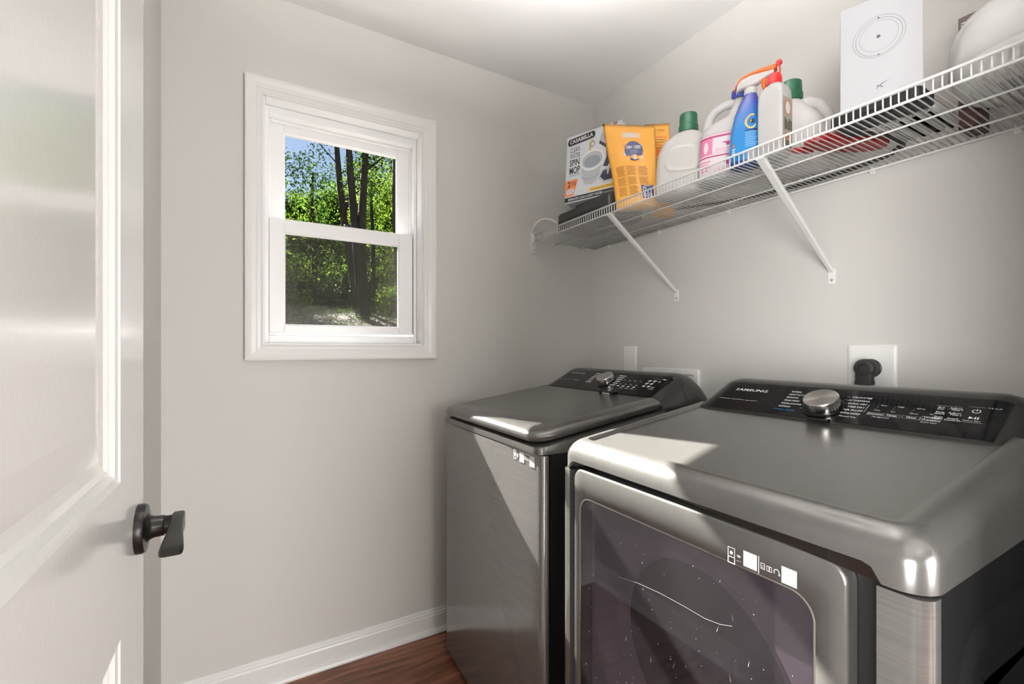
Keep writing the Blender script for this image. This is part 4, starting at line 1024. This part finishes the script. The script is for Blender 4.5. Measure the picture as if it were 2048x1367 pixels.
# ---- red oval carrier and black strap
M_REDP = mat('red_plastic', (.42, .014, .014), .35)
rd = thing('red_carrier', 'red oval plastic carrier lying flat on the wire shelf', 'carrier', (1.33, .575, DECK))
Tr = rotz((1.325, .582), math.radians(-26))
bm = B(); loft(bm, [[Tr(x, y, DECK+z) for x, y in sup(.108*s, .036*s, 2.6, 40)] for z, s in ((0, .86), (.003, .98), (.010, 1), (.018, 1), (.021, .95), (.020, .85), (.008, .80))]); obj('tray', bm, M_REDP, rd, True, 40)
bm = B(); loft(bm, [[Tr(x-.088, y+.040, DECK+z) for x, y in sup(.030*s, .009*s, 2.2, 24)] for z, s in ((0, .8), (.003, 1), (.009, 1), (.012, .8))]); obj('hinge_lug', bm, M_REDP, rd, True, 40)
M_STRAP = mat('black_strap', (.012, .012, .014), .6)
def strap(name, label, pts, wd, th, z):
    c = []
    P = [Vector((*q_, 0)) for q_ in pts]
    for i in range(len(P)-1):
        p0, p1, p2, p3 = P[max(i-1, 0)], P[i], P[i+1], P[min(i+2, len(P)-1)]
        for k in range(8):
            t = k/8; c.append(.5*((2*p1)+(p2-p0)*t+(2*p0-5*p1+4*p2-p3)*t*t+(3*p1-p0-3*p2+p3)*t**3))
    c.append(P[-1]); bm = B(); L = []
    for i, q_ in enumerate(c):
        t = (c[min(i+1, len(c)-1)]-c[max(i-1, 0)]).normalized(); s = Vector((-t.y, t.x, 0))
        L.append([q_+s*wd/2+Vector((0, 0, z)), q_-s*wd/2+Vector((0, 0, z)), q_-s*wd/2+Vector((0, 0, z+th)), q_+s*wd/2+Vector((0, 0, z+th))])
    loft(bm, L); return tag(obj(name, bm, M_STRAP), label, 'strap')
strap('black_strap', 'black strap running along the back of the wire shelf behind the jugs', [(1.375, 1.16), (1.45, 1.02), (1.495, .90), (1.512, .78), (1.508, .66), (1.485, .560), (1.455, .520), (1.44, .510)], .018, .004, DECK)
strap('black_strap', 'short black strap reaching under the white appliance box', [(1.43, .500), (1.36, .502), (1.31, .515), (1.275, .530), (1.272, .556)], .014, .004, DECK)

# ---- white appliance box on a black case
bc = thing('black_case', 'flat black case under the white appliance box', 'case', (1.25, .47, DECK))
bm = B(); loft(bm, [[(x, y, z) for x, y in rrect(1.186+d, 1.262-d, .388+d, .556-d, .008, 4)] for z, d in ((DECK, .002), (DECK+.002, 0), (DECK+.022, 0), (DECK+.024, .002))]); obj('case', bm, M_BLACK, bc, True, 40)
bm = B(); bx(bm, 1.183, 1.1865, .45, .49, DECK+.008, DECK+.016, .001, 1); obj('latch', bm, M_RUBBER, bc)
M_APP = mat('white_carton', (.49, .49, .515), .4); M_LINE = mat('grey_line', (.22, .22, .23), .5); M_DOT = mat('dark_dot', (.10, .10, .11), .5)
AO = Vector((1.196, .5385, DECK+.0245)); AU = Vector((.046, -.137, 0)); AW = AU.length; AU.normalize(); AN = Vector((-.948, -.318, 0)).normalized(); AN = (AN-AU*AN.dot(AU)).normalized()
ab = thing('appliance_box', 'upright white carton printed with a ringed disc drawing and a crossed logo', 'box', AO)
bm = B(); q4 = [AO, AO+AU*AW, AO+AU*AW-AN*.06, AO-AN*.06]; loft(bm, [q4, [v_+Vector((0, 0, 1.974-AO.z)) for v_ in q4]]); bmesh.ops.bevel(bm, geom=list(bm.edges), offset=.0012, segments=1, affect='EDGES'); obj('carton', bm, M_APP, ab)
p = Print(lambda u, v, e=1: Vector((AO.x, AO.y, 0))+AU*u+AN*(.0003*e)+Vector((0, 0, v)))
cu, cv = .0700, 1.8850
for r_, w_, dv_ in ((.046, .0008, 0), (.041, .0009, -.001), (.034, .0006, .001)): p.ring(M_LINE, cu, cv+dv_, r_, r_*.98, w_, 1, 64)
p.disc(M_DOT, cu, cv, .0035, .0035, 2); p.disc(M_DOT, cu, cv+.041, .0018, .0018, 2, 12); p.disc(M_DOT, cu, cv-.041, .0018, .0018, 2, 12)
# crossed logo
p.poly(M_DOT, [(cu-.005, 1.7690), (cu-.003, 1.7690), (cu+.009, 1.7785), (cu+.022, 1.7835), (cu+.006, 1.7790)], 2)
p.poly(M_DOT, [(cu-.005, 1.7765), (cu-.0015, 1.7765), (cu+.0015, 1.7745), (cu-.0005, 1.7735)], 2); p.poly(M_DOT, [(cu+.002, 1.7725), (cu+.004, 1.7735), (cu+.009, 1.7695), (cu+.0055, 1.7695)], 2)
p.done(ab, 'print')

# ---- flat plastic-wrapped pack, brown carton, white tub
M_FILM = mat('clear_wrap', (.70, .70, .69), .3, coat=.3, bump=((45, 45, 45), .5, .006))
bm = B()
for i in range(4):
    y0_ = .394+i*.0245
    loft(bm, [[(x, y, DECK+z) for x, y in rrect(1.275+d, 1.43-d, y0_+d, y0_+.0245-d, .010, 4)] for z, d in ((0, .006), (.004, .001), (.018, 0), (.024, .003), (.027, .010))])
pk = tag(obj('wrapped_pack', bm, M_FILM, None, True, 50), 'flat white plastic-wrapped pack lying between the appliance box and the tub', 'pack')
M_BRN = mat('dark_brown_card', (.055, .014, .011), .45)
bk = thing('brown_carton', 'slim dark brown carton standing behind the white tub', 'box', (1.49, .39, DECK))
bm = B(); bx(bm, 1.450, 1.530, .372, .405, DECK, DECK+.262, .001, 1); 
obj('carton', bm, M_BRN, bk)
p = Print(lambda u, v, e=1: Vector((1.450-.0003*e, -u, v)))
for k in range(3): p.rect(M_GREYP1, -.400, -.380, DECK+.245-k*.006, DECK+.248-k*.006)
p.done(bk, 'print')
tb = thing('white_tub', 'large glossy white domed tub at the open end of the shelf', 'tub', (1.325, .248, DECK))
M_TUB = mat('gloss_white_tub', (.66, .66, .645), .16, coat=.5)
bm = B(); lathe(bm, [(0, 0), (.098, 0), (.112, .006), (.124, .022), (.1310, .046), (.1315, .0475), (.133, .0485), (.1340, .075), (.133, .100), (.128, .122), (.115, .145), (.088, .163), (.045, .173), (0, .175)], (1.325, .248, DECK), n=72); obj('tub_shell', bm, M_TUB, tb, True, 60)
p = Print(lambda u, v, e=1: Vector((u, v, DECK-.0003*e)))
for k in range(12): p.rect(M_GREYP2, 1.26, 1.33-.01*(k % 3), .235+k*.005, .2372+k*.005)
p.done(tb, 'print')

# ================================================================== OUTSIDE THE WINDOW
def ground_z(x, y): return .30 + .165*(y-2.3) + .10*math.sin(x*.7+y*.5) + .05*math.sin(x*1.9-y*1.3)
m = bpy.data.materials.new('leaf_litter'); m.use_nodes = True; n = m.node_tree; b_ = n.nodes['Principled BSDF']; b_.inputs['Roughness'].default_value = 1
tcn = n.nodes.new('ShaderNodeTexCoord'); ns = n.nodes.new('ShaderNodeTexNoise'); ns.inputs['Scale'].default_value = 5; ns.inputs['Detail'].default_value = 9
cr = n.nodes.new('ShaderNodeValToRGB'); cr.color_ramp.elements[0].position = .32; cr.color_ramp.elements[0].color = (.016, .012, .008, 1); cr.color_ramp.elements[1].position = .7; cr.color_ramp.elements[1].color = (.078, .062, .048, 1)
n.links.new(tcn.outputs['Object'], ns.inputs[0]); n.links.new(ns.outputs[0], cr.inputs[0]); n.links.new(cr.outputs[0], b_.inputs['Base Color'])
bm = B(); nx, ny = 50, 60; g = [[None]*(ny+1) for _ in range(nx+1)]
for i in range(nx+1):
    for j in range(ny+1):
        x = -14+34*i/nx; y = 2.3+52*j/ny; g[i][j] = bm.verts.new((x, y, ground_z(x, y)-.25*max(0, 1-(y-2.3)/1.5)))
for i in range(nx):
    for j in range(ny): bm.faces.new((g[i][j], g[i+1][j], g[i+1][j+1], g[i][j+1]))
struct(obj('ground', bm, m, None, True), 'bare leaf-strewn bank rising behind the house', 'ground')

LM = [leaf_mat('leaf_bright', (.04, .095, .01), (.17, .24, .03), .5), leaf_mat('leaf_mid', (.02, .05, .007), (.075, .135, .02), .42), leaf_mat('leaf_shaded', (.010, .024, .006), (.030, .055, .014), .3)]  # darkest leaf tone has the shade of the left-hand trees in its colour
M_BARK = mat('grey_bark', (.05, .038, .029), .95, bump=((9, 9, 2.5), .8, .05), vary=((12, 12, 2), .35))
def leaves(name, centers, per, spread, size, m, parent, flatz=.8):
    """thousands of small leaf blades round the given centres, one joined mesh"""
    C = np.repeat(np.array(centers, float), per, axis=0); n = len(C)
    d = rng.normal(size=(n, 3)); d /= np.linalg.norm(d, axis=1)[:, None]; r = spread*rng.random(n)**.5
    P = C + d*r[:, None]*np.array([1, 1, flatz])
    a = rng.normal(size=(n, 3)); a /= np.linalg.norm(a, axis=1)[:, None]
    b = rng.normal(size=(n, 3)); b -= a*(a*b).sum(1)[:, None]; b /= np.linalg.norm(b, axis=1)[:, None]
    s = size*(.6+.8*rng.random(n))[:, None]
    V = np.stack([P-a*s, P+b*s*.42, P+a*s, P-b*s*.42], 1).reshape(-1, 3)
    me = bpy.data.meshes.new(name); me.vertices.add(4*n); me.vertices.foreach_set('co', V.ravel().astype(np.float32))
    me.loops.add(4*n); me.loops.foreach_set('vertex_index', np.arange(4*n, dtype=np.int32))
    me.polygons.add(n); me.polygons.foreach_set('loop_start', np.arange(0, 4*n, 4, dtype=np.int32)); me.polygons.foreach_set('loop_total', np.full(n, 4, dtype=np.int32))
    me.update(); at = me.attributes.new('tone', 'FLOAT', 'FACE'); at.data.foreach_set('value', rng.random(n).astype(np.float32))
    me.validate(); o = link(name, me, m, parent); o['kind'] = 'stuff'; return o
def tree(label, x, y, top, r, lean, mats, nb, per, size, spread, low=.35, group='trees on the bank', trunks=1, fork=None, leafy=1.0):
    z0 = ground_z(x, y)-.1
    t = thing('tree', label, 'tree', (x, y, z0), group); H = top-z0; cent = []
    for k in range(trunks):
        off = (k-(trunks-1)/2)*r*2.4
        pts = []; rad = []
        for i in range(9):
            s = i/8; wob = .06*math.sin(3.1*s*2+x*3+k*2)
            pts.append((x+off*(.35+1.2*s)+lean[0]*s*H+wob, y+lean[1]*s*H+.05*math.sin(5*s+k), z0+s*H)); rad.append(r*(1.15 if i == 0 else 1)*(1-.72*s))
        bm = B(); tube(bm, pts, r, 10, rads=rad)
        P = [Vector(q_) for q_ in pts]
        for b in range(nb):
            s = low+(1-low)*(b+random.random())/nb; i = min(int(s*8), 7); base = P[i].lerp(P[i+1], s*8-i)
            a = random.uniform(0, 2*math.pi); ln = (1.25-.75*s)*H*.26*random.uniform(.7, 1.2)
            tip = base+Vector((math.cos(a)*ln, math.sin(a)*ln, ln*random.uniform(.2, .75))); mid = base.lerp(tip, .5)+Vector((0, 0, ln*.1))
            tube(bm, [base, mid, tip], .02, 5, rads=[r*.28*(1.1-s), r*.16*(1.1-s), .006])
            cent += [base.lerp(tip, f_)+Vector((random.uniform(-.2, .2), random.uniform(-.2, .2), random.uniform(-.15, .25))) for f_ in (.55, .8, 1.0)]
        obj('trunk', bm, M_BARK, t, True)
    h = len(cent)//2
    random.shuffle(cent)
    for mm, cc in ((mats[0], cent[:h]), (mats[1], cent[h:])):
        if cc: leaves('foliage', cc, per, spread, size, LM[mm], t)
    return t
def dirx(u): r = (u-1024)/913.17; return (.5009+r*.8655)/(.8655-r*.5009)
tree('dark twin-trunk tree rising from the bank outside the window', 11.5*dirx(724), 11.5, 9.2, .13, (-.022, .0), (1, 0), 9, 70, .05, .5, .45, trunks=2)
tree('slender dark leaning tree on the bank with thin branches', 13.0*dirx(716), 13.2, 9.2, .13, (-.105, .0), (2, 1), 13, 80, .05, .5, .35)
tree('thick leaning tree at the right edge of the window view', 9.5*dirx(812), 9.5, 7.6, .12, (-.055, 0), (0, 0), 7, 90, .045, .5, .5)
tree('leafy dark tree on the bank beyond the left pane edge', 13.5*dirx(540), 14.5, 9.0, .14, (-.03, 0), (2, 2), 14, 60, .05, .6, .3)
tree('shaded young tree on the bank behind the slender tree', 17.0*dirx(628), 17.5, 7.4, .13, (.01, 0), (2, 1), 14, 80, .06, .7, .2)
tree('bright green young tree behind the twin trunks', 16*dirx(756), 17, 7.6, .12, (.01, 0), (0, 0), 14, 150, .06, .7, .15)
tree('bright green tree far up the bank, thick with leaves', 24*dirx(690), 24, 8.4, .15, (0, 0), (0, 1), 20, 300, .085, 1.1, .12)
tree('bright green tree far up the bank at its open end', 23*dirx(800), 23.5, 9.0, .15, (0, 0), (0, 0), 20, 300, .085, 1.1, .12)
tree('mid green tree far up the bank in the shade', 25*dirx(610), 25, 8.0, .15, (0, 0), (1, 0), 20, 300, .085, 1.1, .12)
tree('dark tree far up the bank at its shaded end', 25*dirx(520), 25.5, 8.4, .15, (0, 0), (2, 1), 20, 300, .085, 1.1, .12)
def shrub(label, u, y, h, wd, mi, per=420, size=.045):
    x = y*dirx(u); z0 = ground_z(x, y)
    t = thing('shrub', label, 'shrub', (x, y, z0), 'shrubs on the bank')
    bm = B(); cent = []
    for k in range(7):
        a = random.uniform(0, 6.28); tip = Vector((x+math.cos(a)*wd*.45*random.random(), y+math.sin(a)*wd*.4*random.random(), z0+h*random.uniform(.45, .95)))
        tube(bm, [(x, y, z0-.05), Vector((x, y, z0)).lerp(tip, .5)+Vector((.05, 0, .05)), tip], .012, 5, rads=[.018, .012, .005])
        cent += [tip, Vector((x, y, z0)).lerp(tip, .65), Vector((x, y, z0)).lerp(tip, .35)]
    obj('stems', bm, M_BARK, t); leaves('foliage', cent, per//7, wd*.42, size, LM[mi], t)
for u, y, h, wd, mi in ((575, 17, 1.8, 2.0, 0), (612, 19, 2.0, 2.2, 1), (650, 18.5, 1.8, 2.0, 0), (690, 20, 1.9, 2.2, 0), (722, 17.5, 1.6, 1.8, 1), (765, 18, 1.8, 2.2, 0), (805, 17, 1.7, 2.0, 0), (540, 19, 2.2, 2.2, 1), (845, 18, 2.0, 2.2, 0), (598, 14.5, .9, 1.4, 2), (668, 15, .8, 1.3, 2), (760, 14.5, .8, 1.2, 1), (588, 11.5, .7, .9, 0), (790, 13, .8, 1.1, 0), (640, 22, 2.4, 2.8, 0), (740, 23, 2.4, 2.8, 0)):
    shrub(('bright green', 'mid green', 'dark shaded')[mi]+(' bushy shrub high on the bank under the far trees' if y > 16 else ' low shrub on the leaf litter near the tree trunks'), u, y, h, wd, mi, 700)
# low weeds on the litter: nobody could count them
cs = []
for k in range(260):
    y = random.uniform(9.5, 17); x = y*dirx(random.uniform(520, 860)); cs.append((x, y, ground_z(x, y)+.05))
wd_ = leaves('ground_weeds', cs, 16, .22, .035, LM[1], None, .4); tag(wd_, 'low scattered weeds over the leaf litter on the bank', 'weeds')
for i, (u, y, tp, mi) in enumerate(((455, 15.5, 7.8, (1, 0)), (380, 14.5, 7.6, (2, 1)), (290, 16, 8.0, (0, 0)), (190, 17, 8.2, (1, 0)), (90, 18, 8.4, (2, 1)), (430, 22, 8.2, (0, 1)), (320, 24, 8.6, (1, 0)), (200, 25, 8.8, (0, 0)), (60, 26, 9.0, (1, 1)), (905, 16, 8.0, (0, 0)), (990, 20, 8.6, (1, 0)))):
    tree(('bright', 'mid green', 'dark')[mi[0]] + (' leafy tree standing beyond the house corner on the bank' if u < 500 else ' leafy tree on the bank beyond the thick leaning tree') + (', far up the slope' if y > 19 else ''), y*dirx(u), y, tp, .13, (random.uniform(-.02, .02), 0), mi, 16, 150 if y < 19 else 220, .055 if y < 19 else .085, .7 if y < 19 else 1.1, .15)
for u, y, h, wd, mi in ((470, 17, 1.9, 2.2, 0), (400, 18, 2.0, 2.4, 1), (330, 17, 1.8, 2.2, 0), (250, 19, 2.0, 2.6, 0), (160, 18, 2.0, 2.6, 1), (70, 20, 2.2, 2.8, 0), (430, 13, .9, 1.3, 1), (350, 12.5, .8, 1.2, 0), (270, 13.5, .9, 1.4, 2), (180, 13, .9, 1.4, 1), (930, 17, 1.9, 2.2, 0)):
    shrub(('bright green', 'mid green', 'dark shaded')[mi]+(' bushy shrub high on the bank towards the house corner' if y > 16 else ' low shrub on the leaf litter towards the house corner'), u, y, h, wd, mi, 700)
cs = []
for k in range(420):
    y = random.uniform(6, 17); x = y*dirx(random.uniform(0, 560)); cs.append((x, y, ground_z(x, y)+.05))
wd_ = leaves('ground_weeds', cs, 16, .25, .04, LM[1], None, .4); tag(wd_, 'low scattered weeds on the bank towards the house corner', 'weeds')

# ================================================================== ADDED FILL LAMPS
def mat_lit(s): return mat('fill_diffuser_%g' % s, (.9, .9, .88), .5, emit=(1, .975, .95), emit_s=s)
def bowl(label, x, y, strength, r=.15, drop=.34):
    """added fill lamp: metal bowl open to the ceiling, frosted disc inside it"""
    t = thing('fill_uplight', label, 'ceiling light', (x, y, CEIL)); z = CEIL-drop
    bm = B(); lathe(bm, [(0, 0), (.06, 0), (.06, .012), (.02, .02), (0, .02)], (x, y, CEIL-.0005), (0, 0, -1), 32); obj('canopy', bm, M_TRIM, t, True, 30)
    bm = B(); tube(bm, [(x, y, CEIL-.015), (x, y, z-.02)], .007, 12); obj('stem', bm, M_CHROME, t, True)
    bm = B(); lathe(bm, [(r, 0), (r*.97, -.02), (r*.8, -.045), (r*.5, -.062), (0, -.07), (0, -.066), (r*.48, -.058), (r*.77, -.041), (r*.93, -.018), (r*.96, 0), (r, 0)], (x, y, z), (0, 0, 1), 40, caps=False); obj('bowl', bm, M_WHITEPL, t, True, 40)
    bm = B(); lathe(bm, [(0, 0), (r*.70, 0), (r*.70, .003), (0, .004)], (x, y, z-.036), (0, 0, 1), 40); obj('diffuser', bm, mat_lit(strength), t)
bowl('added unseen white bowl uplight for bounced fill over the laundry room', .66, .74, 155, .15, .35)  # unseen uplight added to imitate flash bounced off the ceiling
bowl('added unseen white bowl fill light out in the hall', .3, -1.3, 30)  # unseen lamp added to brighten the hall behind the camera
